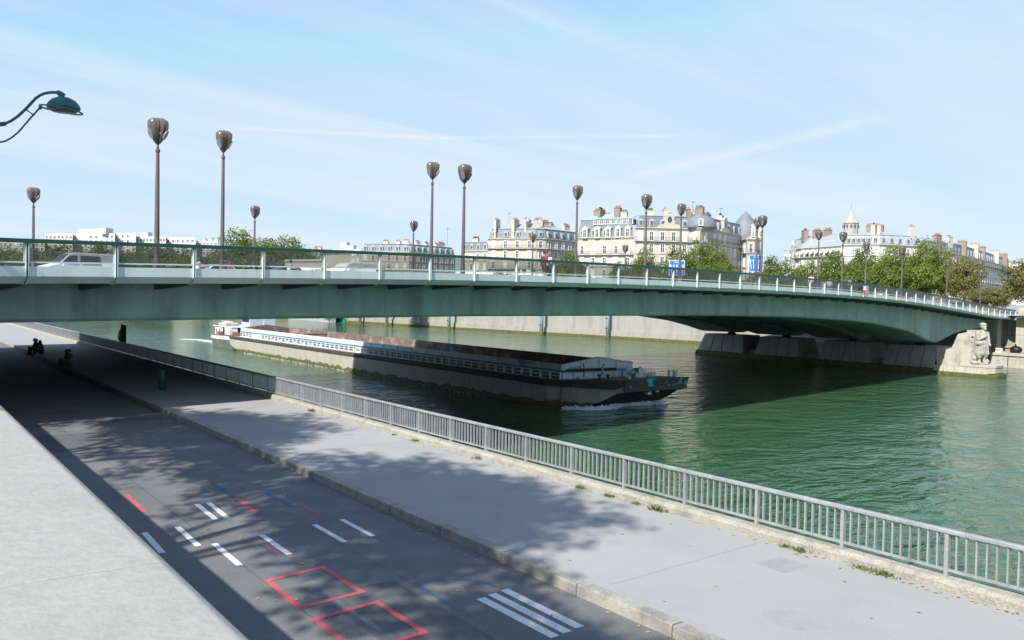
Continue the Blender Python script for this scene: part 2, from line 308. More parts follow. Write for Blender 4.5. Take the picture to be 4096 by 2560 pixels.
for k, (x0, x1, ya, yb, mt_) in enumerate(((3.4, 6.1, 27.5, 31.0, patA), (5.6, 6.9, 5.5, 12.5, patA), (6.9, 7.6, 18, 26, patB), (3.0, 4.6, 15.5, 20.5, patB), (1.4, 8.6, 33.0, 33.8, patA))):
    w_ = lambda: random.uniform(-.06, .06); part(MB().add([(x0+w_(), ya+w_(), .0006), (x1+w_(), ya+w_(), .0006), (x1+w_(), yb+w_(), .0006), (x0+w_(), yb+w_(), .0006)], [(0, 1, 2, 3)]), 'asphalt_patch', mt_, road)
def crack(x, ya, yb, wd, mat, par, z, jit, st=.6):
    n = int((yb-ya)/st); L_ = []; xx = x
    for k in range(n+1): xx += random.uniform(-jit, jit); L_.append((xx, ya+k*st))
    part(MB().add([(a-wd*random.uniform(.3, 1), b, z) for a, b in L_]+[(a+wd*random.uniform(.3, 1), b, z) for a, b in L_], [(k, k+1, n+2+k, n+1+k) for k in range(n)]), 'surface_crack', mat, par)
crack(5.15, 4, 60, .010, crk, road, .0006+.0003, .012); crack(7.05, 10, 45, .007, crk, road, .0009, .02); crack(3.2, 12, 34, .007, crk, road, .0009, .03)
pvj = M('pavement_joint', (.21, .212, .214), .9, .2, 6)
for ya in (9.9, 23.2, 36.4): part(MB().add([(9.25, ya, .1812), (13.68, ya+.25, .1812), (13.68, ya+.265, .1812), (9.25, ya+.015, .1812)], [(0, 1, 2, 3)]), 'pavement_joint', pvj, walk)
for (x, y, r_, mt_) in ((10.6, 7.4, .38, M('pavement_stain', (.268, .27, .27), .85, .1, 3)), (12.4, 13.8, .5, MATS['pavement_stain']), (11.1, 19.2, .6, MATS['pavement_stain']), (9.9, 12.0, .3, MATS['pavement_stain'])):
    part(MB().add([(x+r_*random.uniform(.6, 1.1)*math.cos(a), y+r_*1.4*random.uniform(.6, 1.1)*math.sin(a), .1811) for a in np.linspace(0, 6.283, 15)[:-1]], [tuple(range(14))]), 'stain', mt_, walk)
# hatch covers on the pavement
for (x0, x1, y0_, y1_) in ((12.3, 13.0, 8.75, 9.35), (11.0, 11.9, 42.6, 43.4), (11.2, 11.9, 46.2, 46.8)):
    part(MB().box(x0, x1, y0_, y1_, .1, .1835), 'hatch_cover', M('hatch_metal', (.265, .272, .28), .6, .1, 5, .4, 60), walk)
# upper street, retaining wall and its parapet
struct(part(MB().box(-260, .12, -200, 600, 1.2, 2.4), 'upper_street', asphalt))
rw = thing('retaining_wall', 'pale stone parapet wall in the near left corner above the lower road', 'wall', (.7, 20, 0))
part(MB().box(.15, 1.08, -40, 420, -.5, 3.16), 'wall_body', wallst, rw)
y = -7.3
while y < 34:
    l = 2.9; m_ = MB(); pr = [(.05, 3.15), (.05, 3.36), (.10, 3.40), (1.11, 3.40), (1.16, 3.37), (1.17, 3.15)]
    m_.prism([(x, y+.004, z) for x, z in pr], (0, 0, 0), (0, l-.008, 0)); part(m_, 'coping_slab', parstone, rw, bevel=.012); y += l
part(MB().box(.06, 1.16, y, 420, 3.15, 3.40), 'coping_run', parstone, rw)
# ------------------------------------------------------------------ quay railing
rl = thing('quay_railing', 'grey metal railing with vertical bars along the river edge of the pavement', 'railing', (13.88, 20, .38))
PY0, SP = 4.97-1.855*6, 1.855
post_m = MB().box(-.04, .04, -.032, .032, -.03, .715).mesh('post'); post_m.materials.append(railgrey)
bal_m = MB().box(-.024, .024, -.014, .014, .115, .70).mesh('baluster'); bal_m.materials.append(railgrey)
np_ = 100; far = MB(); cnt = 0
for k in range(np_):
    yy = PY0+k*SP; inst(post_m, 'post', rl, (0, yy-20, 0))
    for j in range(11):
        by = yy+SP*(j+1)/12
        if yy > 3 and cnt < 300: inst(bal_m, 'baluster', rl, (0, by-20, 0), (random.uniform(-.007, .007), random.uniform(-.007, .007), random.uniform(-.08, .08))); cnt += 1
        else: far.box(13.856, 13.904, by-.014, by+.014, .49, 1.08)
YE = PY0+(np_-1)*SP
o = part(far, 'far_balusters', railgrey, rl); o['kind'] = 'stuff'
yy = PY0
while yy < YE-.1: part(MB().prism([(13.82, yy+.003, 1.08), (13.82, yy+.003, 1.125), (13.835, yy+.003, 1.14), (13.925, yy+.003, 1.14), (13.94, yy+.003, 1.125), (13.94, yy+.003, 1.08)], (0, 0, 0), (0, SP*3-.006, 0)), 'top_rail', railgrey, rl); yy += SP*3
part(MB().box(13.855, 13.905, PY0, YE, .46, .50), 'bottom_rail', railgrey, rl)
# ------------------------------------------------------------------ bridge
ANG = R(79); BD = np.array([math.sin(ANG), math.cos(ANG), 0]); BN = np.array([-math.cos(ANG), math.sin(ANG), 0]); BC = 31.3; WB = 43.
def P(s, D, z): v = BD*s+BN*(BC+D); return (float(v[0]), float(v[1]), float(z))
ss = np.array([-60, -30, 0, 10, 20, 30, 40, 50, 60, 70, 80, 90, 100, 110, 120, 130, 140, 150]); zs_ = np.array([4.4, 5.35, 6.12, 6.38, 6.62, 6.83, 6.97, 7.05, 7.06, 7.02, 6.92, 6.75, 6.48, 6.07, 5.57, 5.08, 4.70, 4.45])
pc = np.polyfit(ss[2:-1], zs_[2:-1], 6)
def zr(s): return float(np.interp(s, ss, zs_)) if s < 1 or s > 138 else float(np.polyval(pc, s))
posts = [10.24, 13.17, 16.12, 19.1, 22.11, 25.15, 28.26, 31.33, 34.53, 37.66, 40.82, 43.98, 47.13, 50.32, 53.47, 56.63, 59.77, 62.91, 66.04, 69.24, 72.38, 75.51, 78.66, 81.77, 84.85, 87.95, 91.08, 94.18, 97.26, 100.34, 103.38, 106.44, 109.52, 112.63, 115.67, 118.59, 121.64, 124.67, 127.82, 130.78, 133.8, 136.84, 139.85, 142.85, 145.9]
posts = [10.24-2.93*k for k in range(9, 0, -1)]+posts
br = thing('road_bridge', 'long pale green steel road bridge with glazed parapet crossing the river', 'bridge', P(60, 10, 0))
def ribbon(s0, s1, prof, step=3.):                    # prof: list of (D, dz below rail top) polygon
    n = max(1, int(round((s1-s0)/step))); rings = []
    for k in range(n+1):
        s = s0+(s1-s0)*k/n; rings.append([P(s, D, zr(s)+dz) for D, dz in prof])
    return MB().loft(rings)
EDGE = posts[-1]
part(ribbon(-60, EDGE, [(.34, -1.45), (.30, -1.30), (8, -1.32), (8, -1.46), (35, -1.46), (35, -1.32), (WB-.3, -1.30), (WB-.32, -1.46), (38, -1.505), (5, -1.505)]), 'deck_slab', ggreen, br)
part(ribbon(-60, EDGE, [(.06, -1.14), (8, -1.12), (8, -1.32), (.06, -1.30)]), 'near_sidewalk', pave, br)
part(ribbon(-60, EDGE, [(35, -1.12), (WB-.06, -1.12), (WB-.06, -1.30), (35, -1.32)]), 'far_sidewalk', pave, br)
part(ribbon(-60, EDGE, [(8.02, -1.40), (34.98, -1.40), (34.98, -1.455), (8.02, -1.455)]), 'roadway', asphalt, br)
for k, (a, b) in enumerate(zip(posts[:-1], posts[1:])):
    g = .05
    part(ribbon(a+g, b-g, [(0, -.915), (-.0, -1.255), (.30, -1.50), (.33, -1.47), (.05, -1.24), (.05, -.915)], 9), 'fascia_panel', fgreen, br)
    part(ribbon(a+g, b-g, [(.0, -.755), (.0, -.81), (.05, -.81), (.05, -.755)], 9), 'mid_rail', fgreen, br)
    part(ribbon(a+.10, b-.10, [(.018, -.16), (.018, -.755), (.03, -.755), (.03, -.16)], 9), 'glass_pane', pglass, br)
    for e0, e1 in ((a+.05, a+.10), (b-.10, b-.05)): part(MB().loft([[P(e, D, zr(e)+dz) for D, dz in ((-.0, -.15), (-.0, -.76), (.05, -.76), (.05, -.15))] for e in (e0, e1)]), 'pane_frame', fgreen, br)
for s in posts:
    pm = MB()
    for e in (-.046, .026): pm.loft([[P(s+x, D, zr(s)+dz) for D, dz in ((-.05, -.14), (-.06, -1.26), (.24, -1.545), (.30, -1.53), (.06, -1.25), (.06, -.14))] for x in (e, e+.02)])
    part(pm, 'post', fgreen, br)
    part(MB().loft([[P(s+x, D, zr(s)+dz) for D, dz in ((.0, -.14), (.0, -1.24), (.28, -1.49), (.32, -1.47), (.04, -1.22), (.04, -.14))] for x in (-.026, .026)]), 'post_core', darkgap, br)
for a in range(0, len(posts)-1, 3):
    b = min(a+3, len(posts)-1); part(ribbon(posts[a]+.004, posts[b]-.004, [(-.07, -.02), (-.06, 0), (.10, 0), (.12, -.03), (.12, -.145), (-.07, -.145)], 3), 'handrail', rgreen, br)
GS = [-60, 0, 10.4, 14.5, 17.7, 24.3, 34.4, 44.9, 62.3, 76.2, 90.1, 96.9, 107.3, 113.3, 116.6, 118.4, 120.0, 121.5, 126.4, 132.3, 140, 150]; GZ = [2.6, 3.40, 3.46, 3.51, 3.53, 3.58, 3.66, 3.67, 3.66, 3.52, 3.10, 2.75, 1.84, .91, .28, .05, .14, .38, 1.12, 1.59, 1.75, 1.8]
gs = np.linspace(-60, 146, 130)
def gz(s, sh): return float(np.interp(s-sh, GS, GZ))
girders = [(3.1, 0), (13.0, 1.9), (23.2, 3.9), (33.4, 5.9)]
for gi, (D0, sh) in enumerate(girders):
    Wd = 6.4; rings = []
    for s in gs:
        zt = zr(s)-1.52; zb = min(gz(s, sh), zt-.3); rings.append([P(s, D0, zt), P(s, D0, zb+.12), P(s, D0+.12, zb), P(s, D0+Wd-.12, zb), P(s, D0+Wd, zb+.12), P(s, D0+Wd, zt)])
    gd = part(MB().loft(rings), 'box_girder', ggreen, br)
    if gi == 0:
        for s in range(4, 140, 12): part(MB().box(*[0]*0) if 0 else MB().loft([[P(s+x, D0-.012, zr(s)-1.55), P(s+x, D0-.012, gz(s, 0)+.16), P(s+x, D0+.02, gz(s, 0)+.16), P(s+x, D0+.02, zr(s)-1.55)] for x in (-.02, .02)]), 'weld_seam', ggreen, gd)
        for j in range(4):                               # faint raised plate edges on the haunch
            pass
brkm = M('bracket_shaded_green', (.07, .10, .095), .6, .15)  # shade under the deck overhang is put into this darker green
for s in posts[1:]:
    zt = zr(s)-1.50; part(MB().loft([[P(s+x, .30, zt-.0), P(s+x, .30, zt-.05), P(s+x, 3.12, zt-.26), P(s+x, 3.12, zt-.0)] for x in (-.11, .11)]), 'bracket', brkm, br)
    for (D0, _), (D1, _) in zip(girders[:-1], girders[1:]): pass
part(ribbon(-60, EDGE, [(WB, -.9), (WB, -1.25), (WB-.3, -1.5), (WB-.33, -1.47), (WB-.05, -1.24), (WB-.05, -.9)]), 'far_fascia', fgreen, br)
part(ribbon(-60, EDGE, [(WB+.07, -.02), (WB-.1, 0), (WB-.1, -.14), (WB+.07, -.14)]), 'far_handrail', rgreen, br)
part(ribbon(-60, EDGE, [(WB, -.755), (WB, -.81), (WB-.05, -.81), (WB-.05, -.755)]), 'far_mid_rail', fgreen, br)
for s in posts: part(MB().loft([[P(s+x, WB-.05, zr(s)-.14), P(s+x, WB-.05, zr(s)-1.2), P(s+x, WB+.05, zr(s)-1.2), P(s+x, WB+.05, zr(s)-.14)] for x in (-.04, .04)]), 'far_post', fgreen, br)
# ------------------------------------------------------------------ river pier with its blocks, bearings and statue
pier = thing('river_pier', 'stone bridge pier of slanted panelled blocks standing in the river', 'pier', (110, 75, WZ))
part(MB().hexa([(107.2, 54, WZ-3), (114, 54, WZ-3), (114, 95.5, WZ-3), (107.2, 95.5, WZ-3), (107.7, 54, -2.98), (113.4, 54, -2.98), (113.4, 94.6, -2.98), (107.7, 94.6, -2.98)]), 'footing', algae, pier)
blocks = [(85.83, 93.3), (75.89, 82.61), (65.07, 71.54), (55.42, 61.89)]
for bi, (ya, yb) in enumerate(blocks):
    nseg = 4; zt = -.28; lean = .55
    for j in range(nseg):
        t0, t1 = ya+(yb-ya)*j/nseg, ya+(yb-ya)*(j+1)/nseg; b0, b1 = ya-(lean if bi < 3 else 0)+(yb-ya+2*lean-(lean if bi == 3 else 0))*j/nseg, ya-(lean if bi < 3 else 0)+(yb-ya+2*lean-(lean if bi == 3 else 0))*(j+1)/nseg
        g = .05
        part(MB().hexa([(107.8, b0+g, -2.97), (113.2, b0+g, -2.97), (113.2, b1-g, -2.97), (107.8, b1-g, -2.97), (108.43, t0+g, zt), (112.6, t0+g, zt), (112.6, t1-g, zt), (108.43, t1-g, zt)]), 'block_panel', granite, pier)
    part(MB().hexa([(107.95, ya-.2, -2.96), (113, ya-.2, -2.96), (113, yb+.2, -2.96), (107.95, yb+.2, -2.96), (108.55, ya+.05, zt-.03), (112.4, ya+.05, zt-.03), (112.4, yb-.05, zt-.03), (108.55, yb-.05, zt-.03)]), 'block_core', darkgap, pier)
    yc = (ya+yb)/2; part(MB().lathe([(.7, 0), (.7, .22), (.5, .3), (.5, .62)], 14, (110.3, yc, zt)), 'bearing', blackp, pier)
part(MB().hexa([(107.4, 94, WZ-3), (113.6, 94, WZ-3), (112.2, 97.4, WZ-3), (108.8, 97.4, WZ-3), (108.5, 93.32, -.3), (112.5, 93.32, -.3), (112.0, 93.9, -.3), (109, 93.9, -.3)]), 'cutwater', granite, pier)
for (ya, yb) in ((82.7, 85.7), (71.7, 75), (62, 65)): part(MB().hexa([(108.1, ya, WZ-1), (113, ya, WZ-1), (113, yb, WZ-1), (108.1, yb, WZ-1), (109.4, ya, -2.2), (112, ya, -2.2), (112, yb, -2.5), (109.4, yb, -2.5)]), 'low_saddle', granite, pier)
ped = thing('statue_pedestal', 'tall pale stone pedestal block at the upstream end of the bridge pier', 'pedestal', (110, 52, WZ))
part(MB().prism([(0, 55.40, -2.55), (0, 55.40, -.30), (0, 54.4, -.32), (0, 54.3, -.52), (0, 53.55, -.5), (0, 52.77, 1.42), (0, 51.75, 1.70), (0, 51.2, 1.70), (0, 51.0, -2.55)], (108.15, 0, 0), (112.4, 0, 0)), 'pier_wedge', palest, ped, bevel=.04)
part(MB().box(108.25, 110.6, 50.75, 51.74, 1.2, 1.98), 'rear_block', palest, ped, bevel=.03)
part(MB().box(108.35, 110.3, 50.62, 51.0, -2.2, 1.25), 'rear_slab', statst, ped, bevel=.03)
for zb in (-1.7, -1.15, -.6, -.05, .5): part(MB().box(108.22, 108.4, 50.66+random.uniform(0, .1), 51.2+random.uniform(-.2, .3), zb, zb+.5), 'course_stone', palest, ped, bevel=.02)
part(MB().prism([(107.9, 55.6, 0), (107.75, 48.75, 0), (108.6, 48.35, 0), (110.8, 48.45, 0), (112.6, 49.6, 0), (112.6, 55.6, 0)], (0, 0, -3.2), (0, 0, -2.56)), 'base_course', palest, ped, bevel=.04)
part(MB().prism([(107.75, 52.2, 0), (107.7, 48.8, 0), (108.6, 48.3, 0), (110.9, 48.4, 0), (112.3, 49.6, 0), (112.0, 52.2, 0)], (0, 0, -2.54), (0, 0, -2.2)), 'plinth_slab', palest, ped, bevel=.05)
for k in range(5): ya = 48.9+k*1.32; part(MB().hexa([(107.45, ya, WZ-2), (108.6, ya, WZ-2), (108.6, ya+1.28, WZ-2), (107.45, ya+1.28, WZ-2), (107.72, ya, -2.57), (108.6, ya, -2.57), (108.6, ya+1.28, -2.57), (107.72, ya+1.28, -2.57)]), 'base_stone', palest, ped, bevel=.03)
part(MB().prism([(107.36, 55.7, 0), (107.36, 48.6, 0), (108.6, 48.0, 0), (111.2, 48.2, 0), (113, 49.6, 0), (113, 55.7, 0)], (0, 0, WZ-2), (0, 0, -3.27)), 'algae_foot', algae, ped, bevel=.06)
def remesh(o, vox, it=2):
    md = o.modifiers.new('remesh', 'REMESH'); md.mode = 'VOXEL'; md.voxel_size = vox; md.use_smooth_shade = True
    if it: sm = o.modifiers.new('smooth', 'SMOOTH'); sm.iterations = it; sm.factor = .5
    MODS.append(o); return o
st = thing('soldier_statue', 'tall weathered stone soldier statue in cloak and baggy trousers on the pier', 'statue', (108.95, 50.15, -2.2), R(-22))
b = MB()                                               # local: faces -y
for sx in (-1, 1):
    b.cap((.30*sx, .02, .25), (.30*sx, .05, 1.15), .15, .19); b.cap((.30*sx, .0, .12), (.32*sx, -.42, .10), .14, .12)
    b.cap((.33*sx, .03, 1.15), (.28*sx, .05, 2.25), .40, .42); b.cap((.36*sx, .02, .95), (.34*sx, .02, 1.4), .30, .42)
b.cap((0, .05, 2.25), (0, .05, 2.75), .50, .46); b.cap((0, .04, 2.75), (0, .06, 3.65), .45, .50)
b.cap((-.42, .08, 3.85), (.42, .08, 3.85), .24, .24); b.cap((0, .05, 3.9), (0, -.02, 4.35), .20, .17)
b.ell((0, -.06, 4.58), (.30, .34, .37)); b.ell((0, -.02, 4.80), (.37, .40, .19)); b.lathe([(.30, 0), (.26, .16), (.12, .2)], 14, (0, .0, 4.82))
b.ell((0, -.30, 4.30), (.17, .16, .24)); b.ell((0, -.38, 4.54), (.06, .09, .12)); b.ell((.0, -.30, 4.66), (.2, .08, .05))
for sx in (-1, 1): b.ell((.27*sx, -.02, 4.55), (.05, .09, .12))
b.cap((-.62, .05, 3.75), (-.68, -.12, 3.0), .22, .19); b.cap((-.68, -.12, 3.0), (-.18, -.52, 3.35), .18, .14); b.cap((-.18, -.54, 3.35), (-.05, -.55, 3.62), .12, .10)
b.cap((.62, .05, 3.75), (.72, -.05, 2.95), .22, .19); b.cap((.72, -.05, 2.95), (.45, -.42, 2.45), .18, .14)
for sx, hx, hz in ((-1, -.05, 3.66), (1, .42, 2.38)):
    for q in range(4): b.cap((hx+.05*q-.07, -.60, hz), (hx+.05*q-.07, -.66, hz-.12), .035, .03, 6)
    b.cap((hx+.12*sx, -.52, hz), (hx+.14*sx, -.60, hz+.1), .04, .035, 6)
rings = []                                             # cloak hanging at the back and sides
for k, (z, rx, ry, yc) in enumerate(((4.12, .40, .30, .12), (3.8, .74, .46, .14), (3.2, .86, .54, .16), (2.4, .90, .55, .20), (1.7, .86, .50, .25), (1.25, .80, .42, .30))):
    rings.append([(rx*math.sin(t)*(1+.06*math.sin(7*t+k)), yc+ry*math.cos(t)*(1+.08*math.sin(9*t)), z) for t in np.linspace(-2.0, 2.0, 26)]+[((rx-.14)*math.sin(t), yc+(ry-.14)*math.cos(t), z) for t in np.linspace(2.0, -2.0, 26)])
b.loft(rings)
for t in np.linspace(-.45, .45, 6): b.cap((t, -.36-.08*math.cos(4*t), 2.3), (t*1.15, -.38, 1.25), .07, .05, 6)
b.cap((-.5, -.1, 2.55), (.5, -.1, 2.55), .36, .36); b.cap((.0, -.40, 3.4), (.3, -.44, 2.7), .10, .06)
st.scale = (1.14, 1.14, 1.02)
sb = part(b, 'figure', statst, st, world=False); remesh(sb, .034, 1)
b = MB(); b.cap((-.75, .35, .25), (-.55, .45, 1.15), .34, .22); b.cap((-.9, .1, .2), (-.35, -.1, .22), .24, .16); b.cap((-.7, .5, .3), (-.8, .1, .65), .24, .2); b.ell((.62, .05, .34), (.32, .36, .36)); b.cap((.35, .5, .2), (.6, .5, 1.2), .28, .2); b.ell((-.3, .45, .3), (.5, .35, .35))
remesh(part(b, 'equipment_at_feet', statst, st, world=False), .05, 1)
# ------------------------------------------------------------------ right bank: quay walls, street, abutment
bank = [(126, -400), (128.5, 0), (131.2, 57), (132.3, 59), (134.5, 120), (131, 150), (124.3, 192), (120.5, 237), (112, 285), (85, 345), (40, 410), (-30, 470), (-200, 560), (-600, 700)]
def offs(pl, d):
    o = []
    for i in range(len(pl)):
        a = np.array(pl[max(i-1, 0)]); b_ = np.array(pl[min(i+1, len(pl)-1)]); t = (b_-a)/np.linalg.norm(b_-a); o.append(tuple(np.array(pl[i])+np.array([t[1], -t[0]])*d))
    return o
def wallstrip(pl, z0, z1): return MB().loft([[(*p, z0), (*p, z1), (*q, z1), (*q, z0)] for p, q in zip(pl, offs(pl, 1.2))])
GZ0 = 3.7
pl2 = offs(bank, 1.5); outp = offs(bank, 700)
struct(part(MB().add([(*p, GZ0) for p in pl2]+[(*p, GZ0+6) for p in outp], [(i, i+1, i+1+len(pl2), i+len(pl2)) for i in range(len(pl2)-1)]), 'right_bank_street', pave))
rq = thing('right_bank_wall', 'long pale quay wall with a green algae line on the far bank', 'wall', (131, 120, WZ))
pd = bank[3:]; part(wallstrip(offs(pd, .4), -2.0, GZ0+.1), 'wall_upper', wallst, rq); part(wallstrip(pd, -2.95, -1.95), 'wall_ledge', wallst, rq); part(wallstrip(offs(pd, -.25), WZ-2, -3.15), 'algae_base', algae, rq); part(wallstrip(offs(pd, -.1), -3.2, -2.9), 'ledge_foot', M('weed_stone', (.28, .26, .19), .9, .3, 2), rq)
part(wallstrip(offs(pd, .1), GZ0+.1, GZ0+1.0), 'wall_parapet', parstone, rq)
ab = thing('bridge_abutment', 'pale stone bridge abutment with joints and lower quay at the right edge', 'abutment', (132, 52, WZ))
pu = bank[:3]+[(132.3, 105)]
lq = [(125.2, -400), (127.6, 0), (130.5, 57), (133.4, 104)]
part(wallstrip(lq, WZ-2, -2.05), 'lower_quay_wall', palest, ab); part(wallstrip(offs(lq, -.18), -2.04, -1.64), 'lower_quay_coping', palest, ab)
part(MB().add([(*p, -1.66) for p in lq]+[(p[0]+5, p[1], -1.66) for p in lq], [(i, i+1, i+5, i+4) for i in range(3)]), 'lower_quay_floor', pave, ab)
yj = 20.
while yj < 100:
    x = float(np.interp(yj, [0, 57, 104], [127.6, 130.5, 133.4])); part(MB().box(x-.12, x-.002, yj, yj+.06, -3.6, -2.05), 'quay_joint', blackp, ab); yj += 2.6
def panelwall(y0, y1, X, z0, z1, ny, nz, mat):
    for i in range(ny):
        for j in range(nz): part(MB().box(X, X+.5, y0+(y1-y0)*i/ny+.02, y0+(y1-y0)*(i+1)/ny-.02, z0+(z1-z0)*j/nz+.02, z0+(z1-z0)*(j+1)/nz-.02), 'stone_panel', mat, ab, bevel=.02)
panelwall(20, 57.2, 134.4, -1.65, 3.4, 9, 2, palest); panelwall(57.2, 101, 136.8, -1.65, 3.0, 14, 2, granite)
part(MB().box(134.6, 138.2, 20, 57.2, -1.65, 3.38), 'wall_core', granite, ab); part(MB().box(137, 139, 57.2, 102, -1.65, 3.0), 'wall_core', darkgap, ab)
part(MB().box(134.2, 135.3, 20, 57.4, 3.42, 3.75), 'cornice', palest, ab, bevel=.03); part(MB().box(134.3, 135.2, 20, 56.9, 3.76, 4.9), 'parapet_block', palest, ab, bevel=.04)
part(MB().box(134.05, 134.39, 53.2, 54.3, -1.65, 3.4), 'pilaster', palest, ab, bevel=.03)
part(MB().tube([(134.3, 57.1, 3.1), (134.2, 55, 3.5), (134.2, 50, 3.85), (134.2, 44, 4.05)], .05, 6), 'cable', railgrey, ab)
part(MB().tube([(132.6, 52, -1.66), (132.6, 52, .4)], .03, 6), 'rail_stub', railgrey, ab)
# clutter under the abutment
card = M('cardboard', (.33, .22, .12), .9, .12); bagm = M('black_bag', (.015, .015, .017), .35, .3, 4, .8, 9); whitem = M('white_plastic', (.72, .72, .72), .5, .05)
def crate(y, x, w_, h_, mat, label, cat, name='cardboard_box'):
    t = thing(name, label, cat, (x, y, -1.66)); part(MB().box(-.3, .3, -w_/2, w_/2, 0, h_), 'shell', mat, t, world=False, bevel=.02); part(MB().hexa([(-.3, -w_/2, h_), (-.3, w_/2, h_), (-.52, w_/2, h_-.16), (-.52, -w_/2, h_-.16), (-.3, -w_/2, h_+.015), (-.3, w_/2, h_+.015), (-.52, w_/2, h_-.145), (-.52, -w_/2, h_-.145)]), 'flap', mat, t, world=False)
crate(59.2, 132.2, 1.0, 1.15, card, 'tall brown cardboard box left of the black bags on the far lower quay', 'box'); crate(57.0, 132.0, .8, .9, card, 'small brown cardboard box between two black bags on the far lower quay', 'box'); crate(58.2, 131.6, .8, .6, whitem, 'white crate in front of the brown box on the far lower quay', 'crate', 'white_crate'); crate(54.2, 132.3, 1.6, .75, card, 'wide brown carton behind the bags near the pilaster on the far lower quay', 'box')
def bag(y, x, r, h, label):
    t = thing('bin_bag', label, 'bag', (x, y, -1.66), 0, 'black bags on the far lower quay'); b_ = MB(); b_.ell((0, 0, h*.45), (r, r*1.1, h*.5)); b_.ell((0, .1, h*.8), (r*.4, r*.4, h*.22)); b_.ell((.1, r*.5, h*.35), (r*.7, r*.7, h*.36)); remesh(part(b_, 'sack', bagm, t, world=False), .07, 2); part(MB().cap((0, .1, h*.95), (0, .12, h*1.12), .05, .1), 'knot', bagm, t, world=False)
bag(60.6, 131.9, .6, 1.3, 'tall black bag just right of the stone statue on the far quay'); bag(55.9, 131.7, .75, 1.1, 'widest black bag right of the small cardboard box on the far quay'); bag(53.4, 131.5, .7, .7, 'low black bag in front of the wide carton on the far quay'); bag(51.6, 131.6, .55, .8, 'black bag nearest the right picture edge on the far quay')
for k, (y, c, lb) in enumerate(((52.4, (.75, .75, .78), 'white'), (50.7, (.12, .11, .35), 'dark blue'), (50.1, (.6, .62, .66), 'pale grey'))): t = thing('cloth_bundle', lb+' cloth bundle on the far lower quay near the right edge', 'bundle', (131.5, y, -1.66)); b_ = MB(); b_.cap((0, -.15, .3), (0, .2, .34), .32, .28); b_.cap((0, 0, .5), (.1, .1, .75), .25, .18); remesh(part(b_, 'cloth', M('cloth_'+lb.replace(' ', '_'), c, .9, .2, 5, .5, 9), t, world=False), .06, 1); part(MB().tube([(-.33, -.2, .3), (-.33, .2, .36), (-.2, .25, .62)], .03, 6), 'cord', blackp, t, world=False)
# mooring piles and moored boat on the far bank
pile_mat = M('pile_steel', (.42, .46, .50), .5, .12, 1, streak=.2)
for k, (x, y) in enumerate(((118.7, 237.5), (119.2, 221.5), (121.3, 207.5), (121.8, 192), (127.5, 160), (131.2, 141))):
    t = thing('mooring_pile', 'steel mooring pile along the far wall, %s from the left' % ORD[k], 'pile', (x, y, WZ), 0, 'mooring piles along the far bank')
    part(MB().lathe([(.44, .5), (.44, 10.5), (.3, 10.8)], 14), 'shaft', pile_mat, t, True, world=False); part(MB().lathe([(.47, -3), (.47, .9), (.45, .92)], 14), 'algae_collar', algae, t, True, world=False)
    for z in (2.2, 4.4, 6.6): part(MB().box(-.6, -.4, -.25, .25, z, z+.2), 'ring_bracket', blackp, t, world=False)
# ------------------------------------------------------------------ barge
def onX(x, y, X): d = ray(x, y); return CC+d*(X/d[0])
def onY(x, y, Y): d = ray(x, y); return CC+d*(Y/d[1])
zb_ = lambda x, y: (2150+x*.248, 1400+y*.248); z7_ = lambda x, y: (1800+x*.4132, 1350+y*.4132); zs2 = lambda x, y: (780+x*.248, 1250+y*.248)
def hull_material():
    mt = M('barge_hull_paint', (.35, .34, .285), .7, .12, .8, .2, 10, streak=.25, speck=.1, spscale=8); t = mt.node_tree; nn = t.nodes; ln = t.links; b = nn['Principled BSDF']; src = b.inputs['Base Color'].links[0].from_socket
    g = nn.new('ShaderNodeNewGeometry'); sx = nn.new('ShaderNodeSeparateXYZ'); ln.new(g.outputs[0], sx.inputs[0]); n = nn.new('ShaderNodeTexNoise'); n.inputs['Scale'].default_value = 1.1; n.inputs['Detail'].default_value = 6; ln.new(g.outputs[0], n.inputs['Vector'])
    a = nn.new('ShaderNodeMath'); a.operation = 'MULTIPLY_ADD'; ln.new(n.outputs[0], a.inputs[0]); a.inputs[1].default_value = -.9; ln.new(sx.outputs[2], a.inputs[2])
    r_ = nn.new('ShaderNodeMapRange'); r_.inputs[1].default_value = WZ-.10; r_.inputs[2].default_value = WZ-.04; ln.new(a.outputs[0], r_.inputs[0])
    mx_ = nn.new('ShaderNodeMix'); mx_.data_type = 'RGBA'; mx_.inputs[6].default_value = (.10, .09, .03, 1); ln.new(r_.outputs[0], mx_.inputs[0]); ln.new(src, mx_.inputs[7]); ln.new(mx_.outputs[2], b.inputs['Base Color']); return mt
hullm = hull_material()
strake = M('barge_dark_strake', (.05, .045, .04), .75, .35, 1.2, .4, 12, col2=(.16, .12, .10), c2scale=3, c2lo=.6, c2hi=.75)
bowm = M('barge_bow_paint', (.045, .05, .055), .6, .3, 1.5, .3, 10, col2=(.03, .40, .40), c2scale=1.3, c2lo=.565, c2hi=.585)
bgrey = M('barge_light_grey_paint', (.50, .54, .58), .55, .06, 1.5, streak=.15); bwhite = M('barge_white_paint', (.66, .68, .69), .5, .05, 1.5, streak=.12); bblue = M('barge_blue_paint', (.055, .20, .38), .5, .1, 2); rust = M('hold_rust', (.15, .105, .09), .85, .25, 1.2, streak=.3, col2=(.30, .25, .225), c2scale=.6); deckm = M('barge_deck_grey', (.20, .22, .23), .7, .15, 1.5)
bg_ = thing('river_barge', 'long open cargo barge with empty rusty hold passing under the bridge', 'barge', (47, 90, WZ))
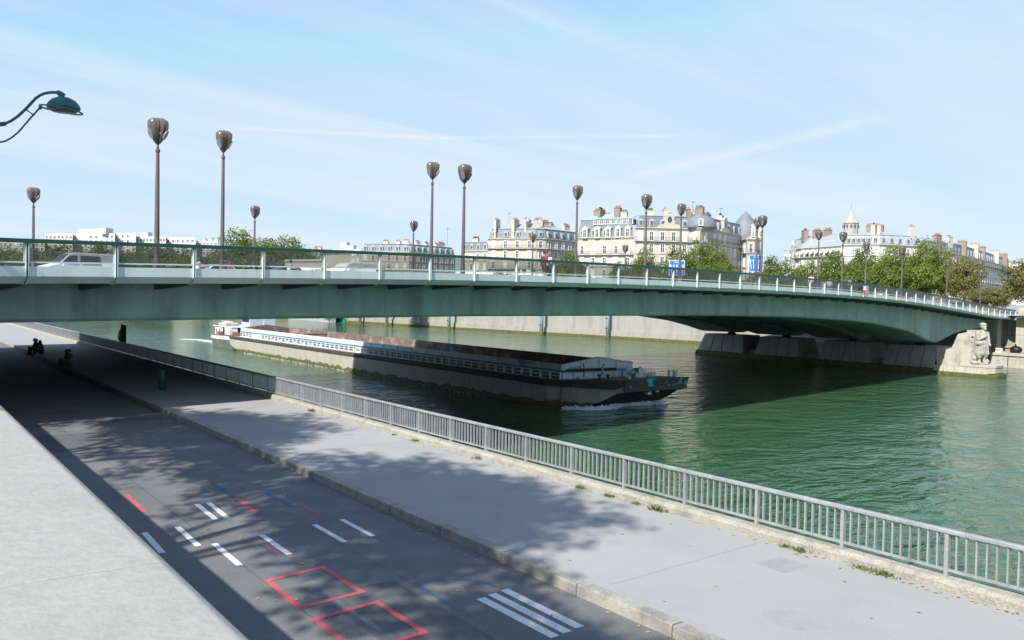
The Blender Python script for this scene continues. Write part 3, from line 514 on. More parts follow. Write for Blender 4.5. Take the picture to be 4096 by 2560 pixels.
stn = [(127.2, 42.32, 52.3, -1.67, -2.8), (122, 42.3, 52.3, -1.67, -4.3), (90, 42.3, 52.3, -1.68, -4.6), (56, 42.3, 52.3, -1.67, -4.6), (53, 42.55, 52.35, -1.62, -4.5), (51, 43.6, 52.5, -1.54, -4.0), (49.2, 44.75, 52.7, -1.46, -3.1), (48.2, 45.4, 52.8, -1.42, -2.45), (47.42, 46.0, 52.92, -1.40, -2.25)]
rings = [[(xn, y, zt), (xn+(.25 if y < 54 else 0), y, zt-.45), (xn+(.6 if y < 54 else .05), y, zbm), (xf-.05, y, zbm), (xf, y, zt-.45), (xf, y, zt)] for y, xn, xf, zt, zbm in stn]
part(MB().loft(rings), 'hull', hullm, bg_)
part(MB().loft([[(xn-.05, y, zt+.02), (xn-.07, y, zt-.12), (xn-.05+max(0, 55-y)*.022, y, zt-.36-max(0, 55-y)*.05), (xn+.3, y, zt-.36-max(0, 55-y)*.05), (xn+.3, y, zt+.02)] for y, xn, xf, zt, zbm in stn[:-1]]+[[(45.95, 47.5, -1.38), (45.93, 47.5, -1.52), (45.97, 47.5, -1.8), (46.1, 47.5, -1.8), (46.1, 47.5, -1.38)]]), 'rubbing_strake', strake, bg_)
part(MB().loft([[(xn+.02, y, zbm-.012), (xf-.02, y, zbm-.012), (xf-.02, y, zbm-.03), (xn+.02, y, zbm-.03)] for y, xn, xf, zbm in ((56, 42.4, 52.25, -4.6), (53, 43.1, 52.3, -4.5), (51, 44.1, 52.4, -4.0), (49.2, 45.3, 52.6, -3.1), (48.2, 45.95, 52.75, -2.45), (47.38, 46.55, 52.88, -2.25))]), 'bow_rake', strake, bg_)
part(MB().hexa([(46.0, 47.4, -1.95), (52.95, 47.4, -1.95), (52.95, 47.5, -1.95), (46.0, 47.5, -1.95), (45.9, 47.25, -1.33), (53.05, 47.25, -1.33), (53.05, 47.4, -1.33), (45.9, 47.4, -1.33)]), 'bow_plate', bowm, bg_); part(MB().box(46.02, 52.93, 47.36, 47.415, -2.28, -1.951), 'bow_transom', strake, bg_)
part(MB().add([(42.4, 127, -1.655), (52.2, 127, -1.655), (52.2, 53, -1.60), (52.9, 47.45, -1.375), (46.05, 47.45, -1.375), (42.6, 53, -1.60)], [(0, 1, 2, 5), (5, 2, 3, 4)]), 'deck', deckm, bg_)
# hold: inner walls, floor, coamings
HX0, HX1, HY0, HY1 = 43.35, 50.95, 51.77, 125.4
part(MB().box(HX0+.2, HX1-.1, HY0+.1, HY1-.1, -3.4, -3.3), 'hold_floor', rust, bg_)
part(MB().box(HX1-.12, HX1-.02, HY0, HY1, -3.3, -.34), 'hold_inner_side', rust, bg_); part(MB().box(HX1, HX1+.12, HY0, HY1, -1.66, -.36), 'far_coaming', bgrey, bg_)
part(MB().box(HX0+.14, HX0+.2, HY0, HY1, -3.3, -.40), 'hold_inner_side', rust, bg_)
part(MB().box(HX0-.10, HX0+.13, HY0-.06, HY1, -.99, -.83), 'blue_ledge', bblue, bg_)
k = 0; y = HY0
while y < HY1-.5:
    y2 = min(y+2.94, HY1); part(MB().box(HX0+.0, HX0+.12, y+.02, y2-.02, -.829, -.37-.0006*(y-HY0)*0), 'coaming_panel', bwhite if y > 60 else bgrey, bg_); part(MB().box(HX0-.05, HX0+.0, y-.03, y+.03, -.829, -.40), 'coaming_rib', bwhite, bg_); y += 2.94; k += 1
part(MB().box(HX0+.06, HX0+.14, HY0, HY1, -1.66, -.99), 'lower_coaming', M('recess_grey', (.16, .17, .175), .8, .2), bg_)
part(MB().box(HX0-.08, HX0-.02, HY0, HY1, -1.08, -1.0), 'frame_top', bwhite, bg_); part(MB().box(HX0-.1, HX0-.04, HY0, HY1, -1.33, -1.27), 'frame_rail', bwhite, bg_); part(MB().box(HX0-.14, HX0-.02, HY0, HY1, -1.66, -1.56), 'frame_foot', bwhite, bg_)
pm_ = MB().box(-.12, .05, -.06, .06, 0, .66).mesh('frame_post'); pm_.materials.append(bwhite); y = HY0+.1
while y < HY1: inst(pm_, 'frame_post', bg_, (HX0-47, y-90, -1.66-WZ)); y += 1.25
bx = MB().box(-.16, .03, -.38, .38, 0, .20).mesh('deck_box'); bx.materials.append(bwhite); y = 97.
while y < 124: inst(bx, 'deck_box', bg_, (HX0-.06-47, y-90, -1.64-WZ)); y += 2.5
for (a, b_, nm) in (((925, 360), (1055, 425), 'name_board'),): p = onX(*zs2(*a), HX0-.14); q = onX(*zs2(*b_), HX0-.14); part(MB().box(HX0-.17, HX0-.14, q[1], p[1], -1.62, -1.02), nm, bwhite, bg_)
zu = lambda x, y: (1250+x*.31, 1250+y*.31)
p = onX(*zu(555, 450), HX0-.14); q = onX(*zu(710, 520), HX0-.14); part(MB().box(HX0-.17, HX0-.14, q[1], p[1], -1.62, -1.02), 'name_board', bwhite, bg_)
part(MB().box(HX0-.18, HX0-.171, (p[1]+q[1])/2+.3, (p[1]+q[1])/2+1.2, -1.42, -1.24), 'board_emblem', red_p, bg_)
def gable(y, t, mat, nm, z0): part(MB().prism([(HX0, y, z0), (HX0, y, -.40), (47.25, y, .10), (HX1+.1, y, -.45), (HX1+.1, y, z0)], (0, 0, 0), (0, t, 0)), nm, mat, bg_)
gable(HY0-.06, .07, bgrey, 'fore_gable', -1.55); gable(HY0+.02, .06, rust, 'hold_end', -3.3); gable(HY1, .08, bgrey, 'aft_gable', -1.6); gable(HY1-.08, .07, rust, 'hold_end', -3.3)
for z0, z1, x0, x1 in ((-.40, .10, HX0-.04, 47.25), (.10, -.45, 47.25, HX1+.14)): part(MB().hexa([(x0, HY0-.2, z0), (x1, HY0-.2, z1), (x1, HY0+.1, z1), (x0, HY0+.1, z0), (x0, HY0-.2, z0+.04), (x1, HY0-.2, z1+.04), (x1, HY0+.1, z1+.04), (x0, HY0+.1, z0+.04)]), 'gable_cap', bgrey, bg_)
part(MB().box(HX0-.06, HX1+.1, HY0-.2, HY0-.06, -1.02, -.87), 'blue_stripe', bblue, bg_)
for x in (45.3, 47.25, 49.15): part(MB().box(x-.03, x+.03, HY0-.13, HY0-.06, -.87, -.02+(.0 if x == 47.25 else -.22)), 'gable_rib', bgrey, bg_)
for x in np.linspace(HX0+.1, HX1, 8): part(MB().box(x-.03, x+.03, HY0-.15, HY0-.06, -1.55, -1.02), 'lower_rib', bgrey, bg_)
part(MB().tube([onY(*zb_(460, 330), HY0-.45), onY(*zb_(1265, 300), HY0-.45)], .10, 8), 'suction_pipe', blackp, bg_)
part(MB().tube([(44.6, 112, -.75), (50.8, 112, -.75)], .16, 10), 'hold_cross_beam', rust, bg_)
part(MB().tube([onY(*zb_(750, 425), HY0-.7), onY(*zb_(748, 240), HY0-.7), onY(*zb_(738, 226), HY0-.7), onY(*zb_(728, 240), HY0-.7)], .045, 6), 'davit_hook', blackp, bg_)
part(MB().tube([onY(*zb_(1042, 405), HY0-.8), onY(*zb_(1050, 260), HY0-.8), onY(*zb_(1078, 228), HY0-.8)], .09, 8), 'exhaust_pipe', M('exhaust_steel', (.30, .32, .33), .5, .2, 6), bg_)
def ondeck(x, y, z=-1.5): return onz(*zb_(x, y), z)
for (x, y, a) in ((725, 465, .55), (825, 455, .45), (920, 445, .45)): p = ondeck(x, y, -1.58); part(MB().box(p[0]-a, p[0]+a, p[1]-.35, p[1]+.35, -1.64, -1.42), 'deck_hatch', bgrey, bg_, bevel=.02)
for (x, y) in ((998, 488), (1135, 488), (2125, 415), (2200, 415)):
    p = ondeck(x, y, -1.48); bo = part(MB().lathe([(.15, -.1), (.13, 0), (.12, .34), (.17, .38), (.17, .46), (.1, .47)], 12, p), 'bollard', strake if y > 450 else bgrey, bg_, True); part(MB().tube([p+np.array([-.2, 0, .2]), p+np.array([.2, 0, .2])], .035, 6), 'bollard_pin', bgrey, bo)
p = ondeck(1560, 440, -1.5); wn = part(MB().prism([(p[0]-.62, p[1], -1.5), (p[0]-.62, p[1], -.62), (p[0]-.1, p[1], -.58), (p[0]+.05, p[1], -.75), (p[0]+.15, p[1], -1.5)], (0, .25, 0), (0, .33, 0)), 'anchor_winch', bgrey, bg_)
part(MB().prism([(p[0]+.0, p[1], -1.5), (p[0]+.0, p[1], -.66), (p[0]+.3, p[1], -.6), (p[0]+.6, p[1], -.85), (p[0]+.7, p[1], -1.5)], (0, -.5, 0), (0, -.42, 0)), 'winch_plate', bgrey, wn)
part(MB().tube([p+np.array([-.45, -.2, .45]), p+np.array([.55, .1, .45])], [.12, .2], 12), 'winch_drum', deckm, wn); part(MB().tube([p+np.array([-.62, -.25, .45]), p+np.array([-.36, -.17, .45])], [.16, .16], 12), 'winch_head', bgrey, wn); part(MB().tube([p+np.array([.1, -.1, .45]), p+np.array([.2, -.07, .45])], [.34, .34], 16), 'winch_gear', deckm, wn)
for (x, y) in ((1600, 440), (1740, 430)): q = ondeck(x, y, -1.47); part(MB().lathe([(.28, -.05), (.1, .3), (.06, .45)], 10, q), 'hawse_cone', bgrey, bg_, True)
q = ondeck(1738, 440, -1.45); part(MB().tube([q, q+np.array([0, 0, .75])], .04, 6), 'flag_staff', bwhite, bg_)
q = ondeck(1478, 482, -1.45); part(MB().lathe([(.12, -.08), (.07, .1), (.1, .26)], 8, q), 'fairlead', bwhite, bg_, True)
for (x, y, s_) in ((1850, 425, .2), (1795, 425, .12), (1890, 425, .12), (2220, 430, .1), (2240, 400, .1)): q = ondeck(x, y, -1.42); part(MB().lathe([(s_, -.08), (s_*.7, .1), (s_*1.1, .26), (s_*.6, .36)], 10, q), 'mooring_capstan', bgrey, bg_, True)
for (x, y) in ((1785, 680), (1905, 640)): q = onY(*zb_(x, y), 47.9); part(MB().hexa([q+np.array(v)*.5 for v in ((-.4, -.4, -.35), (.4, -.4, -.35), (.4, 1.4, -.2), (-.4, 1.4, -.2), (-.3, -.3, .35), (.3, -.3, .35), (.4, 1.4, .5), (-.4, 1.4, .5))]), 'anchor_pocket', bgrey, bg_)
tm = blackp
t1 = onX(*z7_(740, 232), HX0-.01); t2 = onX(*z7_(712, 262), HX0-.01)
def side4(y, z, x): return Matrix(((0, 0, -1, x), (-1, 0, 0, y), (0, 1, 0, z), (0, 0, 0, 1)))
def fore4(x, y, z): return Matrix(((1, 0, 0, x), (0, 0, -1, y), (0, 1, 0, z), (0, 0, 0, 1)))
text('BELGIQUE P16 821 F', .26, tm, 'lettering', bg_, side4(t1[1], -.50, HX0-.006)); text('01840137', .24, tm, 'lettering', bg_, side4(t2[1]+.1, -.70, HX0-.006)); text('16821F', .2, M('grey_letter', (.2, .21, .22)), 'lettering', bg_, side4(t1[1]-4.5, -.62, HX0-.006))
text('BELGIQUE', .27, tm, 'lettering', bg_, fore4(44.65, HY0-.066, -.66)); text('01', .2, tm, 'lettering', bg_, fore4(45.9, HY0-.066, -.28))
bar = M('grey_letter', (.2, .21, .22))
for (q_, z_, l_) in ((onX(*zs2(960, 385), HX0)[1], -1.22, .8), (onX(*zs2(1035, 400), HX0)[1], -1.22, .5), (onX(*zu(680, 490), HX0)[1], -1.28, 1.3), (onX(*zu(580, 465), HX0)[1], -1.18, .35)): part(MB().box(HX0-.177, HX0-.1702, q_-l_/2, q_+l_/2, z_-.05, z_+.05), 'worn_lettering', bar, bg_)
# push boat at the stern of the barge
pb = thing('push_boat', 'white push boat with deckhouse and dinghy at the barge stern', 'boat', (47, 135, WZ))
ps = [(127.5, 42.7, 51.6, -1.75, -4.4), (134, 42.7, 51.6, -1.85, -4.4), (138.5, 43.2, 51.1, -1.95, -4.0), (140.8, 44.2, 50.1, -2.0, -3.8), (142.0, 45.8, 48.5, -2.0, -3.5)]
part(MB().loft([[(a, y, zt-.55), (a+.3, y, zbm), (b_-.3, y, zbm), (b_, y, zt-.55)] for y, a, b_, zt, zbm in ps]), 'hull', M('pushboat_hull', (.12, .12, .12), .7, .3, 2, col2=(.22, .2, .18)), pb); part(MB().loft([[(a-.04, y, zt-.55), (a-.08, y, zt), (b_+.08, y, zt), (b_+.04, y, zt-.55)] for y, a, b_, zt, zbm in ps]), 'bulwark', bwhite, pb)
part(MB().loft([[(a-.1, y, zt), (a-.1, y, zt+.06), (b_+.1, y, zt+.06), (b_+.1, y, zt)] for y, a, b_, zt, zbm in ps]), 'rubbing_rail', M('wood_brown', (.13, .06, .045), .7, .2), pb)
part(MB().box(44.2, 50.2, 134.0, 140.0, -2.0, -.62), 'deckhouse', bwhite, pb, bevel=.08); part(MB().box(44.0, 50.4, 131.5, 140.3, -.62, -.50), 'deckhouse_roof', bwhite, pb, bevel=.03)
part(MB().box(44.05, 44.15, 139.2, 140.2, -.5, -.28), 'roof_planks', M('wood_grey', (.22, .18, .14), .8, .2), pb)
for y in (139.1, 137.7): f_ = part(MB().box(44.15, 44.2, y-.35, y+.35, -1.5, -.95), 'window', bwhite, pb); part(MB().box(44.13, 44.148, y-.24, y+.24, -1.42, -1.02), 'pane', blackp, f_)
part(MB().box(44.14, 44.198, 134.3, 135.9, -1.9, -.75), 'doorway', blackp, pb); part(MB().box(43.4, 44.1, 135.9, 137.0, -1.9, -1.35), 'deck_locker', M('wood_grey', (.22, .18, .14)), pb)
part(MB().box(44.3, 44.5, 128.6, 133.4, -1.75, -1.25), 'deck_rail_board', M('wood_brown', (.13, .06, .045)), pb)
for y in np.arange(128.6, 133.6, .8): part(MB().tube([(43.2, y, -1.8), (43.2, y, -1.0)], .03, 6), 'stanchion', M('wood_brown', (.13, .06, .045)), pb)
b_ = MB(); b_.cap((44.9, 136.4, -.25), (44.9, 139.6, -.25), .24, .22); b_.cap((46.6, 136.4, -.25), (46.6, 139.6, -.25), .24, .22); b_.cap((44.9, 139.8, -.25), (46.6, 139.8, -.25), .22, .22); b_.cap((44.9, 136.2, -.25), (46.6, 136.2, -.25), .22, .22)
part(b_, 'dinghy_tube', M('grey_rubber', (.35, .37, .39), .6), pb, True); part(MB().ell((45.7, 138, -.12), (.9, 1.5, .32)), 'dinghy_cover', M('cover_red_white', (.65, .6, .6), .8, .1, 2, col2=(.6, .12, .12), c2scale=1.2, c2lo=.55, c2hi=.6), pb, True)
part(MB().box(45.5, 49.5, 124.0+3.6, 131.4, -1.7, 1.7), 'wheelhouse', M('wheelhouse_grey', (.44, .47, .55), .5, .05), pb, bevel=.05); part(MB().box(45.42, 45.49, 128, 131, .4, 1.3), 'wheelhouse_window', blackp, pb)
part(MB().box(43.8, 45.0, 131.6, 134.0, -1.75, -.55), 'steps', bwhite, pb)
for (x, y, z) in ((44.05, 132.2, -.15), (44.05, 133.4, -.15)): part(MB().tube([(x+.28*math.cos(a)*0, y+.28*math.cos(a), z+.28*math.sin(a)) for a in np.linspace(0, 2*math.pi, 15)], .07, 6, False), 'lifebuoy', M('buoy_orange', (.6, .14, .08)), pb, True)
for y in np.arange(131.6, 136.5, 1.1): part(MB().tube([(44.1, y, -.5), (44.1, y, .35)], .025, 6), 'roof_stanchion', bwhite, pb)
part(MB().tube([(44.1, 131.6, .35), (44.1, 136.5, .35)], .025, 6), 'roof_rail', bwhite, pb)
part(MB().tube([(47, 126.2, -.4), (47.2, 126.0, 1.4)], .05, 6), 'mast', bwhite, pb)
# foam
foamm = M('foam', (.62, .68, .72), .8, .2, 5, .8, 14)
def foam(path, wd, hgt, n, seed, name, label, ps=1.):
    r = np.random.default_rng(seed); m_ = MB(); path = [np.array(p) for p in path]
    for i in range(n):
        t = r.random()*(len(path)-1); k = int(t); p = path[k]+(path[k+1]-path[k])*(t-k); s_ = wd*r.random()**2*(.3+.7*math.sin(math.pi*min(1, max(0, t/(len(path)-1)))))
        q = p+np.array([r.normal()*wd*.45, r.normal()*wd*.45, 0]); a = (.05+.14*r.random())*ps; h = hgt*r.random()*math.exp(-2*abs(np.linalg.norm(q-p))/wd)
        m_.add([(q[0]-a, q[1]-a*.6, WZ-.03), (q[0]+a, q[1]-a*.7, WZ-.03), (q[0]+a*.8, q[1]+a, WZ-.03), (q[0]-a, q[1]+a*.8, WZ-.03), (q[0]+r.normal()*.05, q[1]+r.normal()*.05, WZ+.03+h)], [(0, 1, 4), (1, 2, 4), (2, 3, 4), (3, 0, 4)])
    o = part(m_, name, foamm, None); o['kind'] = 'stuff'; return tag(o, label, 'foam')
W_ = lambda x, y: onz(*zb_(x, y), WZ)
foam([W_(480, 940), W_(760, 960), W_(960, 955), W_(1150, 940), W_(1260, 905), W_(1460, 885), W_(1700, 880), W_(1880, 850), W_(1985, 870)], .5, .40, 2600, 1, 'bow_foam', 'white bow wave foam under the barge bow')
foam([onz(512*1.6933, 809*1.6933, WZ), onz(490*1.6933, 805*1.6933, WZ), onz(465*1.6933, 802*1.6933, WZ), onz(432*1.6933, 801*1.6933, WZ)], 1.3, .06, 900, 2, 'stern_foam', 'white wake foam trailing behind the push boat', .5)
foam([(42.1, 120, WZ), (42.1, 105, WZ), (42.1, 88, WZ), (42.0, 60, WZ)], .3, .03, 380, 3, 'side_foam', 'thin foam line along the barge waterline', .38)
# moored boat far left on the right bank
mb_ = thing('moored_boat', 'grey moored river boat with red stripe against the far wall', 'boat', (115, 262, WZ)); mg = M('moored_grey', (.36, .38, .40), .5, .08)
pts_ = [(247.5, 0, .3), (249.5, 1.4, .1), (253, 2.6, 0), (283, 2.6, 0), (286, 1.8, .1)]
part(MB().loft([[(115.2-hw, y, WZ+1.9), (115.2-hw*.9, y, WZ-1), (115.2+hw*.9, y, WZ-1), (115.2+hw, y, WZ+1.9)] for y, hw, _ in [(a, max(b, .1), c) for a, b, c in pts_]]), 'hull', mg, mb_)
part(MB().loft([[(115.2-hw-.05, y, WZ+1.65), (115.2-hw-.06, y, WZ+2.1), (115.2+hw+.06, y, WZ+2.1), (115.2+hw+.05, y, WZ+1.65)] for y, hw in ((249.5, 1.4), (253, 2.6), (283, 2.6))]), 'red_band', M('boat_red', (.5, .04, .03), .5), mb_)
part(MB().box(113.4, 117, 255, 282, WZ+2.1, WZ+4.3), 'cabin', bwhite, mb_, bevel=.1)
for y in (255, 258.5, 262, 265.5, 269): part(MB().lathe([(.24, -.04), (.24, .04)], 10, (112.58, y, WZ+1.1)) if 0 else MB().tube([(112.52, y, WZ+1.05), (112.72, y, WZ+1.05)], .24, 10), 'porthole', blackp, mb_)
dh = thing('small_dinghy', 'small turquoise dinghy moored at the bow of the grey boat', 'dinghy', (118.2, 249, WZ)); part(MB().loft([[(118.2-a, y, WZ+.9), (118.2-a*.7, y, WZ-.2), (118.2+a*.7, y, WZ-.2), (118.2+a, y, WZ+.9)] for y, a in ((246.8, .3), (247.6, 1.0), (252, 1.0))]), 'hull', M('dinghy_teal', (.02, .30, .26), .5), dh); part(MB().box(117.5, 118.9, 249.5, 251.2, WZ+.9, WZ+1.5), 'seat_box', M('dinghy_teal', (.02, .30, .26)), dh)
# ------------------------------------------------------------------ lamps on the bridge
smoke = bpy.data.materials.new('smoked_lamp_acrylic'); smoke.use_nodes = True
t_ = smoke.node_tree; b_ = t_.nodes['Principled BSDF']; b_.inputs['Base Color'].default_value = (.17, .15, .125, 1); b_.inputs['Roughness'].default_value = .12; b_.inputs['Specular IOR Level'].default_value = .6
tr = t_.nodes.new('ShaderNodeBsdfTransparent'); tr.inputs[0].default_value = (.62, .57, .50, 1); ms = t_.nodes.new('ShaderNodeMixShader'); ms.inputs[0].default_value = .42; t_.links.new(b_.outputs[0], ms.inputs[1]); t_.links.new(tr.outputs[0], ms.inputs[2]); t_.links.new(ms.outputs[0], t_.nodes['Material Output'].inputs[0])
lens = M('lamp_lens', (.20, .22, .23), .25, .05); lcore = M('lamp_core', (.05, .045, .04), .6)
def bridge_lamp(h):
    root = thing('bridge_lamp', 'x', 'lamp', (0, 0, 0), 0, 'smoked glass lamps on the bridge')
    hb = h-1.0
    part(MB().lathe([(.13, 0), (.13, .5), (.105, .55), (.095, 1.5), (.065, hb-.25), (.055, hb-.2)], 12), 'pole', lamppole, root, True, False); part(MB().lathe([(.08, hb-.28), (.085, hb-.26), (.085, hb-.18), (.08, hb-.16)], 12), 'collar', lamppole, root, True, False); part(MB().lathe([(.04, hb-.2), (.04, hb+.05)], 10), 'neck', lamppole, root, True, False)
    prof = [(.07, .02), (.16, .14), (.25, .32), (.33, .52), (.365, .68), (.365, .86), (.33, .90), (.22, .98), (.05, 1.0)]; rings = []
    for r_, z in prof:
        rings.append([(r_*(1+.13*math.cos(3*a)-.06*(math.cos(6*a)+1)/2)*math.cos(a), r_*(1+.13*math.cos(3*a)-.06*(math.cos(6*a)+1)/2)*math.sin(a), hb+z) for a in np.linspace(0, 2*math.pi, 37)[:-1]])
    hd = part(MB().loft(rings), 'lamp_head', smoke, root, True, False)
    part(MB().lathe([(.05, hb+.05), (.07, hb+.4), (.11, hb+.72), (.11, hb+.84), (.03, hb+.88)], 10), 'lamp_core', lcore, hd, True, False)
    for k in range(3):                               # dark grooves between lobes and pale oval reflectors
        a = 2*math.pi*k/3+math.pi/3; part(MB().tube([(.27*math.cos(a)*q, .27*math.sin(a)*q, hb+z) for q, z in ((.35, .08), (.75, .34), (1.06, .6), (1.1, .86))], [.02, .03, .04, .03], 6), 'groove', lcore, hd, True, False)
        a = 2*math.pi*k/3; c_ = np.array([.30*math.cos(a), .30*math.sin(a), hb+.36]); tz = np.array([.47*math.cos(a), .47*math.sin(a), .88]); tz /= np.linalg.norm(tz); ty = np.array([-math.sin(a), math.cos(a), 0]); nn_ = np.cross(ty, tz)
        m_ = MB(); m_.add([c_+nn_*.02+tz*.20*math.sin(q)+ty*.11*math.cos(q) for q in np.linspace(0, 2*math.pi, 17)[:-1]]+[c_-nn_*.03+tz*.20*math.sin(q)+ty*.11*math.cos(q) for q in np.linspace(0, 2*math.pi, 17)[:-1]], [tuple(range(16)), tuple(range(16, 32))]+[(i, (i+1) % 16, (i+1) % 16+16, i+16) for i in range(16)]); part(m_, 'reflector', lens, hd, False, False)
    return root
l1 = bridge_lamp(5.87); l2 = bridge_lamp(6.62)
u1 = u2 = False
for D, S_, nm in ((.75, [-1.2, 15.0, 31.2, 48.0, 64.7, 81.3, 97.9, 114.2, 129.4], 'near'), (5.3, [20.2, 33.1, 46.4, 59.8, 72.9, 86.5, 99.7, 111.8], 'kerb'), (27.5, [19.6, 35.1, 51.0, 67.3, 83.9, 100.6], 'far')):
    S_ = [s for s in S_ if s > 5]
    for k, s in enumerate(S_):
        lb = {'near': 'smoked glass lamp on the bridge beside the near handrail, %s from the left', 'kerb': 'taller smoked glass lamp standing a little behind the near handrail, %s from the left', 'far': 'smaller looking lamp on the far side of the bridge, %s from the left'}[nm] % ORD[k]
        loc = P(s, D, zr(s)-(1.12 if D < 8 else 1.40)); proto = l2 if nm == 'kerb' else l1; rz = random.uniform(0, 2)
        if nm == 'near' and not u1: u1 = True; l1.location = loc; WL[l1.name] = loc; l1['label'] = lb; l1.rotation_euler[2] = R(200)
        elif nm == 'kerb' and not u2: u2 = True; l2.location = loc; l2['label'] = lb; l2.rotation_euler[2] = R(215)
        else: copytree(proto, None, loc, R(205)+random.uniform(-.35, .35), lb)
# near street lamp at the top left
dep = 13.
def atd(x, y, d=dep): return CC+ray(x, y)*d
zl = lambda x, y: (x*.1786, 330+y*.1786)
teal = M('lamp_teal_paint', (.03, .12, .14), .4, .1, 4); sla = atd(-34, 800)
slp = thing('street_lamp', 'teal street lamp with curved arms and ring at the top left', 'lamp', (float(sla[0]), float(sla[1]), 0))
bx_, by_ = sla[0], sla[1]; ztop = atd(0, 470)[2]
part(MB().lathe([(.08, 0), (.08, .8), (.06, .9), (.045, ztop)], 12, (bx_, by_, 0)), 'mast', lamppole, slp, True)
part(MB().tube([(bx_, by_, atd(*zl(0, 960))[2])]+[atd(*zl(*p)) for p in ((100, 925), (250, 860), (400, 755), (500, 665), (600, 570), (700, 460), (800, 355), (900, 285), (1000, 245), (1100, 225), (1200, 220), (1300, 225), (1370, 280))], .022, 8), 'upper_arm', teal, slp, True)
part(MB().tube([(bx_, by_, atd(*zl(0, 1375))[2])]+[atd(*zl(*p)) for p in ((100, 1320), (200, 1272), (300, 1205), (400, 1120), (480, 1035), (550, 950), (650, 835), (750, 720), (900, 560))], .014, 8), 'lower_arm', teal, slp, True)
part(MB().tube([atd(*zl(570, 600)), atd(*zl(770, 740))], .010, 6), 'strut', teal, slp); part(MB().tube([(bx_, by_, atd(*zl(0, 960))[2]), atd(*zl(120, 925))], .034, 8), 'arm_socket', teal, slp); part(MB().tube([atd(*zl(1290, 215)), atd(*zl(1400, 290)), atd(*zl(1370, 320)), atd(*zl(1390, 400))], [.035, .05, .045, .022], 8), 'swivel', teal, slp, True)
hc = atd(*zl(1425, 530)); part(MB().lathe([(.225, -.045), (.235, -.02), (.222, .02), (.17, .085), (.09, .125), (.02, .135)], 24, hc), 'shade', teal, slp, True); part(MB().lathe([(.17, -.085), (.215, -.05), (.215, -.046), (.1, -.046)], 24, hc), 'lens', M('street_lens', (.12, .12, .12), .2), slp, True)
rc = atd(*zl(1370, 612)); part(MB().tube([rc+.29*(r0*math.cos(a)+f0*math.sin(a))+np.array([0, 0, -.035*math.cos(a)]) for a in np.linspace(0, 2*math.pi, 33)], .013, 6, False), 'ring', teal, slp, True); part(MB().tube([atd(*zl(880, 580)), atd(*zl(945, 540))], .024, 8), 'ring_clamp', teal, slp)
# ------------------------------------------------------------------ vehicles on the bridge
tyre = M('tyre', (.02, .02, .02), .8); rim = M('rim', (.4, .41, .42), .35, metal=.6); vglass = M('car_glass', (.025, .032, .036), .08, .05, spec=.6)
def vehicle(name, label, cat, s, D, outline, glass, wheels, mat, wd, group, rz=None, wscreen=None):
    t = thing(name, label, cat, P(s, D, zr(s)-1.398), (math.atan2(BD[1], BD[0])+math.pi) if rz is None else rz, group)
    cx = sum(p[0] for p in outline)/len(outline); m_ = MB(); rings = []
    belt = .95
    for yy, k in ((-wd, .96), (-wd*.93, 1), (wd*.93, 1), (wd, .96)):
        rings.append([(cx+(x-cx)*k, (yy if z < belt else yy*(1-.16*(z-belt))), .35+(z-.35)*(k if z > .4 else 1)) for x, z in outline])
    bd = part(MB().loft(rings), 'body', mat, t, False, False); bd.data.polygons.foreach_set('use_smooth', [False]*len(bd.data.polygons))
    for g in glass:
        for sg in (-1, 1): part(MB().add([(x, sg*(wd*(1-.16*max(0, z-belt))+.004), z) for x, z in g], [tuple(range(len(g)))]) if 0 else MB().prism([(x, sg*(wd*(1-.16*max(0, z-belt))-.01), z) for x, z in g], (0, 0, 0), (0, sg*.018, 0)), 'side_window', vglass, t, False, False)
    if wscreen: (xa, za), (xb, zb) = wscreen; part(MB().hexa([(xa, -wd*.82, za), (xa, wd*.82, za), (xb, wd*.74, zb), (xb, -wd*.74, zb), (xa+.03, -wd*.82, za+.02), (xa+.03, wd*.82, za+.02), (xb+.03, wd*.74, zb+.02), (xb+.03, -wd*.74, zb+.02)]), 'windscreen', vglass, t, False, False)
    for x in wheels:
        for sg in (-1, 1): wh = part(MB().tube([(x, sg*(wd-.2), .32), (x, sg*(wd+.005), .32)], .32, 16), 'wheel', tyre, t, False, False); part(MB().tube([(x, sg*(wd-.1), .32), (x, sg*(wd+.012), .32)], .2, 12), 'rim', rim, wh, False, False)
    xm = max(p[0] for p in outline); xn = min(p[0] for p in outline)
    for sg in (-1, 1): part(MB().box(xm-.22, xm-.06, sg*wd*.72-.14, sg*wd*.72+.14, .62, .80), 'headlight', whitem, t, False, False); part(MB().box(xn+.0, xn+.12, sg*wd*.84-.08, sg*wd*.84+.08, .7, 1.0), 'tail_light', M('tail_red', (.4, .02, .02), .3), t, False, False); part(MB().box(xm-1.3, xm-1.1, sg*(wd+.08)-.08, sg*(wd+.08)+.08, .98, 1.14), 'door_mirror', mat, t, False, False)
    return t
silver = M('silver_paint', (.58, .60, .64), .3, .03, 1, metal=.1); silver2 = M('pale_silver_paint', (.52, .55, .56), .3, .03, 1, metal=.3); dgreen = M('dark_green_paint', (.03, .06, .06), .25, .05); navy = M('navy_paint', (.02, .035, .08), .25, .05); redc = M('red_car_paint', (.45, .03, .02), .3, .05)
vanp = [(-2.4, .35), (2.25, .35), (2.42, .5), (2.42, .78), (2.2, .98), (1.55, 1.16), (.85, 1.82), (.45, 1.94), (-2.15, 1.94), (-2.38, 1.8), (-2.42, .6)]
vehicle('delivery_van', 'silver van with dark side windows driving at the left end of the bridge', 'van', 23.6, 31.0, vanp, [[(1.35, 1.2), (.85, 1.72), (.35, 1.74), (.35, 1.2)], [(.15, 1.2), (.15, 1.74), (-1.15, 1.74), (-1.15, 1.2)]], (1.5, -1.55), silver, .95, 'vehicles on the bridge', None, ((1.50, 1.18), (.84, 1.81)))
